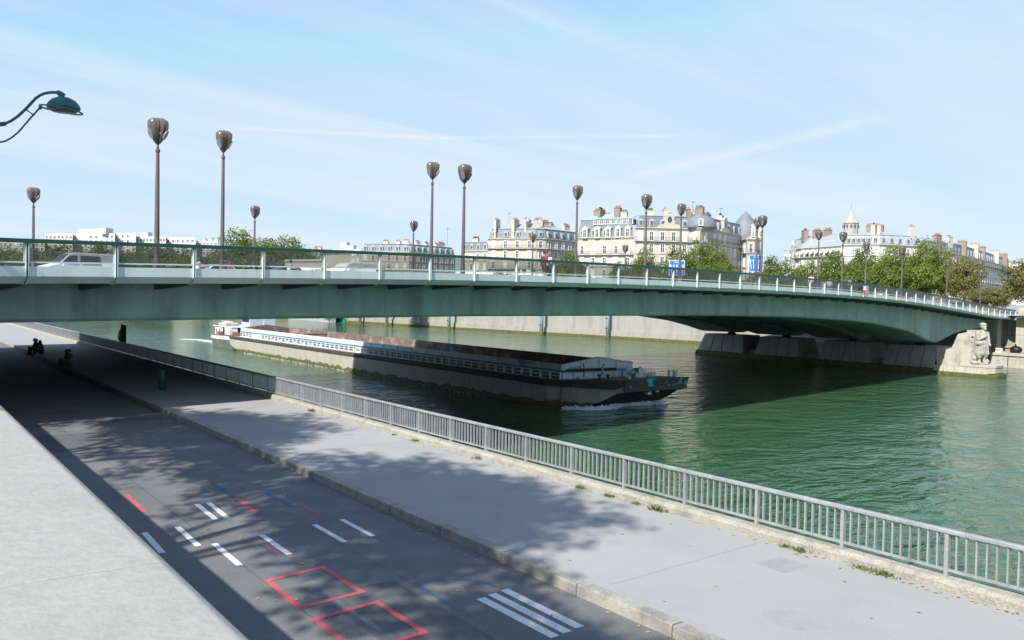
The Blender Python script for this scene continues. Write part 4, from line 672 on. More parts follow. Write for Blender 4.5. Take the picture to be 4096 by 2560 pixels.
carp = [(-2.0, .35), (2.0, .35), (2.1, .55), (2.0, .75), (1.0, .92), (.35, 1.36), (-.2, 1.44), (-1.1, 1.40), (-1.75, .98), (-2.1, .92), (-2.1, .5)]
cg = [[(.85, .95), (.32, 1.30), (-.2, 1.37), (-.2, .95)], [(-.28, .95), (-.28, 1.37), (-1.05, 1.33), (-1.55, .97)]]
vehicle('parked_car', 'pale silver car behind the fourth bridge panel from the left', 'car', 33.6, 31, carp, cg, (1.3, -1.3), silver2, .85, 'vehicles on the bridge', None, ((1.0, .93), (.34, 1.355)))
vehicle('parked_car', 'dark green car behind the bridge parapet right of the silver car', 'car', 39.8, 31, carp, cg, (1.3, -1.3), dgreen, .85, 'vehicles on the bridge', None, ((1.0, .93), (.34, 1.355)))
vehicle('parked_car', 'navy blue car behind the parapet just right of the blue sign', 'car', 88, 22, carp, cg, (1.3, -1.3), navy, .85, 'vehicles on the bridge', None, ((1.0, .93), (.34, 1.355)))
vehicle('parked_car', 'navy blue car near the white signboard lorry on the bridge', 'car', 95.5, 24, carp, cg, (1.3, -1.3), navy, .85, 'vehicles on the bridge', None, ((1.0, .93), (.34, 1.355)))
vehicle('delivery_van', 'white van mostly hidden behind the parapet left of the walking couple', 'van', 39.6, 21.5, [(x*.8, z*.8+.05) for x, z in vanp], [], (1.2, -1.2), M('white_car_paint', (.7, .7, .7), .3), .8, 'vehicles on the bridge')
# ------------------------------------------------------------------ signs on the bridge
def sign(s, D, zt, w_, h_, label, ofs):
    t = thing('lane_sign', label, 'sign', P(s, D, zr(s)-1.12), math.atan2(CR[1], CR[0])+R(8)); z1 = zt-(zr(s)-1.12); z0 = z1-h_
    part(MB().box(-w_/2, w_/2, -.03, .0, z0, z1), 'board', whitem, t, False, False, .02); part(MB().box(-w_/2+.05, w_/2-.05, -.036, -.031, z0+.05, z1-.05), 'blue_face', M('sign_blue', (.02, .16, .62), .45, .05), t, False, False)
    for k in range(5):
        x = (k-2)*w_*.16; b__ = MB(); lean = (k-2)*.05; b__.prism([(x-.03, -.037, z0+.15*h_), (x+.03, -.037, z0+.15*h_), (x+.03+lean, -.037, z0+.6*h_), (x+.08+lean, -.037, z0+.6*h_), (x+lean, -.037, z0+.78*h_), (x-.08+lean, -.037, z0+.6*h_), (x-.03+lean, -.037, z0+.6*h_)], (0, 0, 0), (0, -.004, 0)); part(b__, 'arrow', whitem, t, False, False)
    part(MB().box(-.2*w_, .2*w_, -.041, -.037, z0+.85*h_, z0+.88*h_), 'caption_bar', whitem, t, False, False)
    part(MB().tube([(-w_*.3, .04, 0), (-w_*.3, .04, z1)], .035, 8), 'leg', railgrey, t, False, False); part(MB().tube([(w_*.3, .04, 0), (w_*.3, .04, z1)], .035, 8), 'leg', railgrey, t, False, False)
sign(64.2, 8.3, 8.28, 1.42, 1.3, 'smaller blue lane sign with white arrows, left of the two', 0); sign(73.8, 5.8, 9.2, 1.40, 1.55, 'blue lane sign with white arrows on the twin lamp poles', 0)
# grey box on the parapet outside
zt5 = P(84.5, -.28, 5.76); lbx = thing('cabinet', 'grey metal box with red side hung on the outside of the bridge parapet', 'cabinet', zt5, math.atan2(BD[1], BD[0])); part(MB().box(-.34, .34, -.22, .05, -.05, .85), 'housing', M('cabinet_grey', (.40, .42, .43), .5, .1, 3), lbx, False, False, .02); part(MB().box(-.36, -.342, -.2, .03, .0, .45), 'red_side', redc, lbx, False, False); part(MB().box(-.2, .2, .05, .25, .6, .7), 'bracket', blackp, lbx, False, False)
# banner on the bridge at right, seen from the back
bt = thing('cafe_banner', 'dark brown banner seen from behind at the right end of the bridge', 'banner', P(127.5, 3.0, zr(127.5)-1.12), math.atan2(BD[1], BD[0])); ban = M('banner_brown', (.06, .028, .028), .8, .15)
part(MB().box(-2.6, 4.2, 0, .03, .25, 1.25), 'cloth', ban, bt, False, False)
for k in range(3): part(MB().tube([(2.0+.2*q, -.02, .55+k*.16+.05*math.sin(q*1.1+k)) for q in range(11)], .018, 5), 'wave_line', whitem, bt, False, False)
for x in (-2.6, .8, 4.2): part(MB().tube([(x, .05, 0), (x, .05, 1.35)], .03, 6), 'leg', blackp, bt, False, False)
text('ACHE', .52, whitem, 'lettering', bt, Matrix(((-1, 0, 0, -.6), (0, 0, -1, -.008), (0, 1, 0, .9), (0, 0, 0, 1))))
tl = thing('traffic_light', 'red traffic light on a lamp pole at the right end of the bridge', 'traffic light', P(133.0, 6.0, zr(133)-1.12), math.atan2(CR[1], CR[0])); part(MB().tube([(0, 0, 0), (0, 0, 3.4)], .05, 8), 'post', blackp, tl, False, False); hd = part(MB().box(-.16, .16, -.2, .02, 2.1, 2.95), 'head', blackp, tl, False, False, .02); part(MB().tube([(0, -.19, 2.8), (0, -.225, 2.8)], .11, 12), 'red_lamp', emit('signal_red', (1, .03, .02), 3.0), hd, False, False)
for z in (2.52, 2.25): part(MB().tube([(0, -.19, z), (0, -.22, z)], .1, 12), 'unlit_lamp', M('signal_off', (.02, .03, .03), .2), hd, False, False)
part(MB().tube([(.32, -.06, 2.3), (.32, -.04, 2.3)], .3, 16), 'round_sign', M('sign_back', (.55, .56, .56), .5), tl, False, False)
# ------------------------------------------------------------------ people
skinm = M('skin', (.42, .24, .17), .6, .05); 
def clothm(c): return M('cloth_%d_%d_%d' % tuple(int(v*255) for v in c), c, .9, .12, 8)
def person(label, loc, rz, pose, top, trou, hairc, h=1.72, longhair=False, extra=None, helmet=None, seed=0, shorts=False, group=None):
    t = thing('person', label, 'person', loc, rz, group); r = random.Random(seed+1); J = {}
    if pose == 'sit': hz = .10; J['hip'] = (0, 0, hz); ch = np.array([0, .06, hz+.31*h]); L_ = [((.10*s, .02, hz), (.12*s, .25*h, hz+.13*h+.02*s), (.10*s, .30*h, -.12)) for s in (-1, 1)]
    elif pose == 'ride': hz = .78; ch = np.array([0, .10, hz+.31*h]); L_ = [((.1*s, 0, hz), (.15*s, .40, hz-.03), (.14*s, .42, .34)) for s in (-1, 1)]
    elif pose == 'walk': hz = .52*h; ch = np.array([0, .04, hz+.30*h]); L_ = [((-.09, 0, hz), (-.09, .20, .30*h), (-.09, .22, .05)), ((.09, 0, hz), (.09, .06, .28*h), (.09, -.30, .13))]
    else: hz = .52*h; ch = np.array([0, .01, hz+.30*h]); L_ = [((.09*s, 0, hz), (.10*s, .02, .285*h), (.11*s, -.01, .05)) for s in (-1, 1)]
    sh = [ch+np.array([s*.105*h, 0, -.01*h]) for s in (-1, 1)]; hips = np.array([0, 0, hz]); head = ch+np.array([0, .03+(.05 if pose == 'sit' else 0), .125*h])
    if pose == 'sit': arms = [(sh[i], sh[i]+np.array([.05*(2*i-1), .10, -.16*h]), np.array([.10*(2*i-1), .24*h, hz+.15*h])) for i in (0, 1)]
    elif pose == 'ride': arms = [(sh[i], sh[i]+np.array([.06*(2*i-1), .14, -.15*h]), np.array([.28*(2*i-1), .52, 1.0])) for i in (0, 1)]
    elif pose == 'walk': arms = [(sh[i], sh[i]+np.array([.03*(2*i-1), .08*(1 if i else -1.4), -.175*h]), sh[i]+np.array([.03*(2*i-1), .24 if i else -.12, -.31*h])) for i in (0, 1)]
    else: arms = [(sh[i], sh[i]+np.array([.05*(2*i-1), .02, -.18*h]), sh[i]+np.array([.04*(2*i-1), .10, -.34*h])) for i in (0, 1)]
    b = MB(); b.ell(head, (.052*h*.86, .058*h, .072*h)); b.ell(head+np.array([0, .055*h, -.012*h]), (.010*h, .012*h, .016*h)); b.ell(head+np.array([0, .040*h, -.045*h]), (.028*h, .02*h, .02*h))
    for s in (-1, 1): b.ell(head+np.array([s*.046*h, 0, -.005*h]), (.007*h, .012*h, .018*h))
    b.cap(ch+np.array([0, 0, .01*h]), head-np.array([0, .01, .05*h]), .034*h, .031*h); b.cap(hips, ch-np.array([0, 0, .06*h]), .085*h, .095*h); b.cap(sh[0], sh[1], .045*h, .045*h)
    for a, e, w_ in arms:
        b.cap(a, e, .031*h, .026*h); b.cap(e, w_, .026*h, .018*h); d = (w_-e)/np.linalg.norm(w_-e); b.cap(w_, w_+d*.05*h, .018*h, .022*h)
        sd = np.cross(d, [0, 0, 1.]); sd = sd/(np.linalg.norm(sd)+1e-6)
        for q, ln_ in enumerate((.04, .047, .045, .036)): p0 = w_+d*.062*h+sd*(q-1.5)*.013*h; b.cap(p0, p0+d*ln_*h+np.array([0, 0, -.012*h]), .0062*h, .005*h, 6)
        b.cap(w_+d*.03*h+sd*.02*h, w_+d*.06*h+sd*.038*h, .0075*h, .006*h, 6)
    for a, k, f_ in L_: b.cap(a, k, .052*h, .036*h); b.cap(k, f_, .036*h, .024*h); b.cap(f_, np.array(f_)+np.array([0, .13, -.025]), .026*h, .02*h)
    remesh(part(b, 'body', skinm, t, world=False), .013, 1)
    b = MB(); b.cap(hips+np.array([0, 0, .05]), ch-np.array([0, 0, .05*h]), .094*h, .104*h); b.cap(sh[0], sh[1], .054*h, .054*h)
    for a, e, w_ in arms: b.cap(a, a+(e-a)*.92, .042*h, .038*h)
    remesh(part(b, 'top', clothm(top), t, world=False), .02, 2)
    b = MB(); b.cap(hips, hips+np.array([0, 0, .07]), .09*h, .088*h)
    for a, k, f_ in L_:
        a, k, f_ = map(np.array, (a, k, f_)); b.cap(a, k, .062*h, .047*h)
        if not shorts: b.cap(k, k+(f_-k)*.88, .045*h, .036*h)
    remesh(part(b, 'trousers', clothm(trou), t, world=False), .02, 2)
    for a, k, f_ in L_: f_ = np.array(f_); b = MB(); b.cap(f_+np.array([0, -.05, -.015]), f_+np.array([0, .15, -.02]), .04, .036); part(b, 'shoe', clothm((.05, .05, .05)), t, True, False)
    b = MB(); b.ell(head+np.array([0, -.012*h, .022*h]), (.053*h, .058*h, .060*h))
    if longhair: b.cap(head+np.array([0, -.03*h, 0]), head+np.array([0, -.05*h, -.13*h]), .05*h, .045*h)
    remesh(part(b, 'hair', clothm(hairc), t, world=False), .02, 2)
    for s in (-1, 1): part(MB().ell(head+np.array([s*.019*h, .052*h, .008*h]), (.006*h, .004*h, .004*h), 6, 4), 'eye', blackp, t, False, False)
    if helmet: b = MB(); b.ell(head+np.array([0, -.005*h, .024*h]), (.072*h, .078*h, .068*h)); part(b, 'helmet', clothm(helmet), t, True, False)
    if extra == 'backpack': b = MB(); b.ell(ch+np.array([0, -.14, -.11*h]), (.15, .09, .22)); part(b, 'backpack', clothm((.04, .04, .05)), t, True, False)
    if extra == 'cap': b = MB(); b.ell(head+np.array([0, 0, .04*h]), (.062*h, .066*h, .04*h)); b.ell(head+np.array([0, .06*h, .03*h]), (.045*h, .05*h, .008*h)); part(b, 'cap', clothm((.04, .04, .045)), t, True, False)
    if extra == 'bag': w_ = arms[1][2]; b = MB(); b.box(w_[0]-.04, w_[0]+.10, w_[1]-.16, w_[1]+.16, w_[2]-.42, w_[2]-.10); o = part(b, 'shoulder_bag', clothm((.55, .04, .05)), t, False, False, .03); part(MB().tube([(w_[0], w_[1]-.12, w_[2]-.1), (w_[0], w_[1], w_[2]+.1), (w_[0], w_[1]+.12, w_[2]-.1)], .012, 5), 'strap', clothm((.55, .04, .05)), o, False, False)
    return t
brz = math.atan2(BD[1], BD[0])-math.pi/2                # facing along +s
def onb(s, D): return P(s, D, zr(s)-(1.115 if D < 8 or D > 35 else 1.398))
person('man in red shirt with black cap and backpack walking on the bridge', onb(40.3, 3.0), brz, 'walk', (.27, .03, .05), (.07, .07, .08), (.03, .025, .02), 1.76, False, 'backpack', seed=1, shorts=True)
person('woman with red hair and white top carrying a red bag on the bridge', onb(41.1, 3.3), brz, 'walk', (.62, .60, .58), (.04, .045, .08), (.30, .06, .03), 1.70, True, 'bag', seed=2)
person('person in white shirt behind the parapet left of the grey box', onb(78.6, 2.6), brz, 'walk', (.62, .63, .65), (.08, .10, .20), (.05, .03, .02), 1.7, seed=3)
person('person in white top leaning near the parapet beside the grey box', onb(86.4, 4.0), brz+.4, 'stand', (.60, .60, .62), (.08, .10, .25), (.10, .04, .02), 1.74, seed=4)
person('man in white shirt standing right behind the grey box on the bridge', onb(85.5, 1.6), brz+1.9, 'stand', (.66, .66, .66), (.04, .04, .045), (.05, .03, .03), 1.78, seed=5)
person('child in cream dress behind the glass left of the grey box', onb(82.6, 3.0), brz-.4, 'stand', (.52, .45, .36), (.50, .40, .20), (.10, .06, .03), 1.35, seed=6)
person('person in grey dress walking behind the glass near the grey box', onb(87.8, 5.4), brz, 'walk', (.16, .14, .20), (.12, .10, .15), (.05, .03, .02), 1.68, True, seed=7)
person('pale bald man above the handrail at the right end of the bridge', onb(139.5, 2.0), brz, 'walk', (.10, .13, .18), (.05, .05, .06), (.45, .30, .24), 1.78, seed=8)
person('person in brown jacket beside the brown banner on the bridge', onb(118.6, 3.0), brz, 'stand', (.33, .16, .07), (.12, .10, .22), (.08, .04, .02), 1.75, seed=9)
def scooter(s, D, label, col):
    t = thing('motor_scooter', label, 'scooter', onb(s, D), brz, 'scooters on the bridge')
    mt = clothm(col)
    for y in (-.62, .62): wh = part(MB().tube([(-.05, y, .24), (.05, y, .24)], .24, 16), 'wheel', tyre, t, False, False); part(MB().tube([(-.055, y, .24), (.055, y, .24)], .13, 10), 'rim', rim, wh, False, False)
    part(MB().loft([[(-.14, y, z0), (.14, y, z0), (.12, y, z1), (-.12, y, z1)] for y, z0, z1 in ((-.75, .5, .66), (-.4, .3, .74), (.05, .28, .72), (.1, .26, .36), (.42, .26, .34))]), 'body', mt, t, False, False); part(MB().hexa([(-.2, .42, .3), (.2, .42, .3), (.2, .5, .3), (-.2, .5, .3), (-.17, .38, .95), (.17, .38, .95), (.17, .44, .95), (-.17, .44, .95)]), 'leg_shield', mt, t, False, False); part(MB().tube([(-.32, .44, 1.0), (0, .50, 1.02), (.32, .44, 1.0)], .02, 6), 'handlebar', blackp, t, False, False); part(MB().tube([(0, .62, .24), (0, .46, 1.0)], .04, 8), 'fork', blackp, t, False, False); part(MB().box(-.14, .14, -.6, .05, .72, .80), 'seat', blackp, t, False, False, .03)
for s, D, lb, c, tp, hc, k in ((28.7, 24, 'left scooter behind the silver car on the bridge', (.05, .05, .06), (.6, .6, .55), (.10, .20, .22), 1), (34.6, 22, 'right scooter beyond the dark green car on the bridge', (.05, .06, .1), (.35, .37, .42), (.08, .12, .15), 3)):
    scooter(s, D, lb, c); person('rider in %s helmet on the %s' % ('teal' if k == 1 else 'dark', lb.split(' behind')[0].split(' beyond')[0]), onb(s, D), brz+math.pi*0, 'ride', tp, (.05, .05, .06), (.03, .03, .03), 1.72, helmet=hc, seed=10+k)
person('person in dark red top and cap standing on the bridge roadway', onb(31.1, 24), brz, 'stand', (.18, .05, .06), (.03, .03, .04), (.04, .03, .02), 1.62, extra='cap', seed=15)
sk = math.pi/2                                         # seated people face the road (-x)
ga, gb = 68.4, 56.8
person('leftmost seated person of the far group, dark clothes, under the bridge', (9.42, ga+1.9, .18), sk+.15, 'sit', (.05, .05, .06), (.06, .06, .07), (.03, .03, .03), 1.75, seed=20)
person('middle seated person of the far group leaning forward under the bridge', (9.45, ga+1.2, .18), sk-.1, 'sit', (.10, .09, .08), (.05, .05, .06), (.04, .03, .03), 1.72, seed=21)
person('long haired seated person at the right of the far group under the bridge', (9.5, ga, .18), sk+.1, 'sit', (.20, .17, .24), (.05, .05, .07), (.03, .025, .02), 1.68, True, seed=22)
person('dark haired left person of the couple seated on the kerb under the bridge', (9.40, gb+.6, .18), sk+.1, 'sit', (.06, .06, .07), (.12, .12, .15), (.03, .025, .02), 1.68, True, seed=23)
person('right person of the couple seated on the kerb in grey shirt', (9.43, gb, .18), sk+.25, 'sit', (.20, .21, .24), (.12, .12, .16), (.03, .025, .02), 1.75, seed=24)
# ------------------------------------------------------------------ bin, river sign, litter
bi = thing('bin_bag_stand', 'green bin bag hanging on a ring stand on the shaded pavement', 'bin', (10.48, 40.8, .18)); bagg = M('green_bag', (.03, .11, .065), .3, .3, 5, .9, 12, trans=.3)
part(MB().tube([(.18, 0, 0), (.18, 0, 1.0)], .025, 8), 'post', blackp, bi, True, False); part(MB().tube([(.16*math.cos(a), .16*math.sin(a), .96) for a in np.linspace(0, 6.283, 21)], .02, 6, False), 'ring', M('bin_green', (.03, .12, .07), .5), bi, True, False)
rings = [[(r_*(1+.07*math.sin(5*a+z*6))*math.cos(a), r_*(1+.07*math.sin(5*a+z*6))*math.sin(a), z) for a in np.linspace(0, 6.283, 25)[:-1]] for r_, z in ((.15, .97), (.16, .92), (.145, .7), (.13, .4), (.12, .15), (.07, .06))]; part(MB().loft(rings), 'bag', bagg, bi, True, False)
rs = thing('river_sign', 'dark river sign on a post beyond the railing under the bridge', 'sign', (14.25, 66.1, .0)); part(MB().tube([(14.25, 66.1, -3.6), (14.25, 66.1, 2.35)], .06, 8), 'post', blackp, rs); part(MB().box(14.3, 14.52, 65.95, 66.25, .75, 2.25), 'light_box', blackp, rs, bevel=.02); part(MB().hexa([(14.02, 66.3, 1.25), (14.2, 66.16, 1.0), (14.2, 66.2, 1.0), (14.02, 66.34, 1.25), (14.08, 66.3, 1.75), (14.2, 66.16, 2.05), (14.2, 66.2, 2.05), (14.08, 66.34, 1.75)]), 'white_panel', whitem, rs)
leafm = M('dry_leaf', (.42, .30, .16), .8, .3, 9, col2=(.30, .30, .12), c2scale=3, trans=.2)
r = np.random.default_rng(5); m_ = MB()
for i in range(420):
    k = r.random()
    if k < .55: x = 13.66-abs(r.normal())*.14; y = 5+40*r.random()**1.3; z = .186
    elif k < .72: x = 8.93-abs(r.normal())*.12; y = 6+30*r.random(); z = .006
    elif k < .9: x = r.uniform(2, 8.8); y = r.uniform(7, 36); z = .006
    else: x = r.uniform(9.3, 13.5); y = r.uniform(5, 34); z = .186
    a = r.uniform(0, 6.28); s_ = r.uniform(.02, .055); m_.add([(x+s_*math.cos(a+q)*(1 if q % 3.14 < .1 else .55), y+s_*math.sin(a+q)*(1 if q % 3.14 < .1 else .55), z+r.uniform(0, .02)) for q in (0, 1.2, 1.9, 3.14, 4.3, 5.0)], [(0, 1, 2, 3, 4, 5)])
o = part(m_, 'fallen_leaves', leafm); o['kind'] = 'stuff'; tag(o, 'dry fallen leaves scattered along the kerb and coping', 'leaves')
weedm = M('weed_green', (.10, .15, .03), .7, .35, 12, col2=(.25, .17, .07), c2scale=6, trans=.25)
ze = lambda x, y: (3000+x*.4529, 1950+y*.4529); zw = lambda x, y: (2000+x*.4959, 1750+y*.4959); zw2 = lambda x, y: (1000+x*.4959, 1500+y*.4959)
tufts = [(ze(1180, 775), .2), (ze(1020, 710), .13), (ze(440, 560), .16), (ze(350, 520), .12), (zw(1285, 595), .22), (zw(1115, 535), .12), (zw(890, 475), .15), (zw(670, 405), .15), (zw2(1855, 675), .13), (zw2(1385, 530), .14), (zw2(1215, 480), .1), (zw2(570, 290), .2)]
for k, (p, s_) in enumerate(tufts):
    q = onz(*p, .18); s_ *= .7; t = thing('weed_tuft', 'small weed tuft at the foot of the coping, %s from the right' % ORD[k], 'weed', (13.66, float(q[1]), .18), 0, 'weeds along the coping'); m_ = MB(); rr = np.random.default_rng(40+k)
    for i in range(70):
        b0 = np.array([rr.normal()*.05-.03, rr.normal()*s_*.8, 0]); d = np.array([rr.normal()*.6-.3, rr.normal()*.8, .5+rr.random()*1.1]); d = d/np.linalg.norm(d)*s_*rr.uniform(.4, 1.1); sd = np.cross(d, [rr.normal(), rr.normal(), rr.normal()]); sd = sd/np.linalg.norm(sd)*s_*.09; m_.add([b0-sd*.4, b0+sd*.4, b0+d*.6+sd, b0+d, b0+d*.6-sd], [(0, 1, 2, 3, 4)])
    part(m_, 'leaves', weedm, t, False, False); part(MB().tube([(0, 0, 0), (-.02, .01, s_*.6)], [.006, .003], 5), 'stem', weedm, t, False, False)
# ------------------------------------------------------------------ trees
leafA = M('plane_leaf', (.165, .225, .045), .6, .3, .35, spec=.3, col2=(.23, .24, .06), c2scale=.6, trans=.45)
leafB = M('plane_leaf_autumn', (.175, .18, .06), .6, .3, .5, spec=.3, col2=(.16, .105, .04), c2scale=.5, c2lo=.55, c2hi=.7, trans=.3)
bark = M('plane_bark', (.16, .14, .11), .9, .3, 3, .5, 8, col2=(.26, .24, .19), c2scale=2)
def crown_mesh(seed, rx, rz, nclus, nper, leaf, sig, mat, flat=1., core=.35):
    r = np.random.default_rng(seed); d = r.normal(size=(nclus, 3)); d /= np.linalg.norm(d, axis=1)[:, None]
    lob = 1+.22*np.sin(3*np.arctan2(d[:, 1], d[:, 0])+seed)+.15*np.sin(5*d[:, 2]+seed*2)
    rad = (core+(1-core)*r.random(nclus)**.6)*lob; c = d*rad[:, None]*np.array([rx, rx, rz]); c[:, 2] = np.where(c[:, 2] < 0, c[:, 2]*.72, c[:, 2])
    n = nclus*nper; ctr = np.repeat(c, nper, 0)+r.normal(size=(n, 3))*sig*np.array([1, 1, .75]); nrm = r.normal(size=(n, 3))*.8+np.repeat(d, nper, 0)*.5+np.array([0, 0, .5]); nrm /= np.linalg.norm(nrm, axis=1)[:, None]
    t = np.cross(nrm, r.normal(size=(n, 3))); t /= np.linalg.norm(t, axis=1)[:, None]; b = np.cross(nrm, t); sz = leaf*(.6+.8*r.random(n))[:, None]
    v = np.stack([ctr-t*sz*.55, ctr+b*sz*.40+nrm*sz*.1, ctr+t*sz*.6, ctr-b*sz*.40+nrm*sz*.1], 1).reshape(-1, 3)
    me = bpy.data.meshes.new('crown'); me.vertices.add(4*n); me.vertices.foreach_set('co', v.astype(np.float32).ravel()); me.loops.add(4*n); me.loops.foreach_set('vertex_index', np.arange(4*n, dtype=np.int32)); me.polygons.add(n); me.polygons.foreach_set('loop_start', np.arange(0, 4*n, 4, dtype=np.int32)); me.polygons.foreach_set('loop_total', np.full(n, 4, np.int32)); me.update(calc_edges=True); me.materials.append(mat); return me
def trunk_mesh(seed, h, r_, spread):
    r = np.random.default_rng(seed); m_ = MB(); m_.tube([(0, 0, 0), (.05, .02, h*.25), (-.04, .06, h*.5)], [r_*1.25, r_, r_*.8], 9)
    for k in range(6):
        a = k*1.05+r.normal()*.3; e = np.array([math.cos(a)*spread, math.sin(a)*spread, h*.9+r.normal()*h*.12]); p = np.array([-.04, .06, h*.46]); q = p*.5+e*.5+np.array([0, 0, h*.08]); m_.tube([p, q, e], [r_*.5, r_*.32, r_*.12], 7)
    me = m_.mesh('trunk'); me.materials.append(bark); smooth(me); return me
CR_ = [crown_mesh(1, 4.6, 5.2, 360, 32, .34, .50, leafA, core=.5), crown_mesh(2, 4.2, 5.6, 350, 32, .34, .48, leafA, core=.5), crown_mesh(3, 4.8, 4.6, 350, 32, .34, .50, leafB, core=.5), crown_mesh(4, 4.4, 5.0, 340, 32, .34, .52, leafA, core=.5)]
TR_ = [trunk_mesh(i, 9, .28, 2.8) for i in range(2)]
def tree(label, x, y, z, top, rad, var=None, group='plane trees on the far bank'):
    v = random.randrange(4) if var is None else var; t = thing('plane_tree', label, 'tree', (x, y, z), random.uniform(0, 6.28), group); hh = top-z; cz = hh*.56; sz = hh*.44/5.2; sx = rad/4.5
    inst(CR_[v], 'crown', t, (0, 0, cz), (0, 0, 0), (sx, sx, sz)); inst(TR_[v % 2], 'trunk', t, (0, 0, 0), (0, 0, 0), (hh/14, hh/14, hh/15)); return t
# trees in front of the facades: (u in 1024 px from centre, depth m, top above camera px, half width px, label, variant)
FT = [(59, 205, 45, 17, 'round tree beside the walking couple, left of the green-roofed building', 3), (130, 205, 50, 15, 'bright round tree below the right end of the green-roofed building', 3), (106, 212, 36, 14, 'low tree under the red awnings of the green-roofed building', 0), (168, 200, 51, 20, 'bright tree left of the rounded stone corner, by the small blue sign', 0), (190, 204, 56, 18, 'tall bright tree in front of the rounded stone corner', 1), (208, 198, 50, 15, 'tree right of the tall bright tree, under the side facade', 3), (262, 190, 44, 19, 'tree just right of the twin lamp poles and blue lane sign', 0), (244, 205, 30, 12, 'low tree half hidden behind the blue lane sign', 3),
      (292, 200, 38, 17, 'low tree at the corner of the long right block', 3), (316, 200, 48, 18, 'tree below the striped white awnings', 1), (350, 195, 54, 19, 'tree in front of the rounded dormers, behind the small lamp', 0), (333, 205, 42, 18, 'lower tree filling the gap right of the striped awnings', 3), (377, 190, 57, 17, 'slim tree left of the tallest right hand tree', 3), (413, 185, 63, 22, 'tallest tree of the right hand row', 0), (395, 200, 47, 18, 'lower tree tucked left of the tallest right hand tree', 1), (434, 195, 54, 13, 'dense dark tree right of the tallest right hand tree', 3), (452, 175, 53, 14, 'brownish tree left of the far right facade', 2), (478, 150, 22, 18, 'low dark bushy tree behind the traffic light', 2), (514, 150, 52, 19, 'brown green tree at the right picture edge', 2), (540, 165, 58, 20, 'tree cut by the right picture edge', 2)]
for k, (u, d, tp, hw, lb, v) in enumerate(FT): x, y, _ = ud(u, d); hor = 0; tree(lb, x, y, GZ0, ZC+tp*d/F, hw*d/F, v)
# trees seen through the bridge glazing and over the rail at left
random.seed(11)
LT = [(u, 330+random.uniform(-25, 25), 38+random.uniform(-3, 5), 26) for u in np.arange(-530, -215, 21)]
LT += [(-272, 360, 60, 26), (-248, 370, 57, 24), (-222, 350, 54, 26), (-240, 330, 44, 22), (-203, 340, 40, 16)]
LT += [(u, 265+random.uniform(-12, 12), 20+random.uniform(-4, 7), 20) for u in np.arange(-190, 70, 20)]
LT += [(u, 240+random.uniform(-12, 12), 14+random.uniform(-3, 5), 16) for u in np.arange(-400, 60, 26)]
TENS = ['', 'twenty-', 'thirty-', 'forty-', 'fifty-', 'sixty-']; TEENS = ORD+['seventeenth', 'eighteenth', 'nineteenth']; ROUND = ['', 'twentieth', 'thirtieth', 'fortieth', 'fiftieth', 'sixtieth']
def ordw(n): return TEENS[n-1] if n < 20 else (ROUND[n//10-1] if n % 10 == 0 else TENS[n//10-1]+ORD[n % 10-1])
def LBL(k, tp): return '%s leafy tree behind the bridge handrail, the %s tree counted from the left' % ('tall' if tp > 50 else 'middling' if tp > 30 else 'low', ordw(k+1))
for k, (u, d, tp, hw) in enumerate(sorted(LT)): x, y, _ = ud(u, d); tree(LBL(k, tp), x, y, min(GZ0, ZC+tp*d/F-9), ZC+tp*d/F, hw*d/F, random.choice((0, 1, 3, 0, 2)), 'trees behind the left half of the bridge')
# two trees on the near upper street that throw the dappled shade on the quay (outside the frame)
ncr = [crown_mesh(21, 3.3, 3.2, 170, 44, .30, .48, leafA, core=.1), crown_mesh(22, 3.3, 3.2, 170, 44, .30, .48, leafA, core=.1), crown_mesh(23, 3.3, 3.2, 62, 52, .28, .42, leafA, core=.15), crown_mesh(27, 3.3, 3.2, 56, 52, .28, .40, leafA, core=.15)]
def near_tree(label, x, y, cz, k, sx=1., sy=1., sz=1., dy=0., lobes=()):
    t = thing('plane_tree', label, 'tree', (x, y, 2.4), 0, 'plane trees on the near street'); inst(ncr[k % 2], 'crown', t, (.7, dy, cz-2.4), (0, 0, 0), (sx, sy, sz)); [inst(ncr[2+q % 2], 'low_bough', t, (lx-x, ly-y, lz-2.4), (0, 0, 0), (a_, b__, c__)) for q, (lx, ly, lz, a_, b__, c__) in enumerate(lobes)]; inst(TR_[k % 2], 'trunk', t, (0, 0, 0), (0, 0, k*1.7), (.9, .9, (cz-2.4)/9)); return t
near_tree('plane tree on the near street casting the long shade across the pavement', -7.7, 11.0, 17.0, 1, .62, 1.4, .66, -1.7, [(-7.2, 2.4, 14.0, .42, .9, .40), (-6.9, 7.0, 14.2, .66, 1.1, .54), (-6.8, 12.0, 14.4, .66, 1.1, .54)]); near_tree('plane tree on the near street casting shade near the bridge', -8.4, 21.2, 17.0, 0, .62, 1.3, .66, 0, [(-6.8, yy, 14.2, .68, 1.1, .56) for yy in (17.0, 22.0, 27.0)])
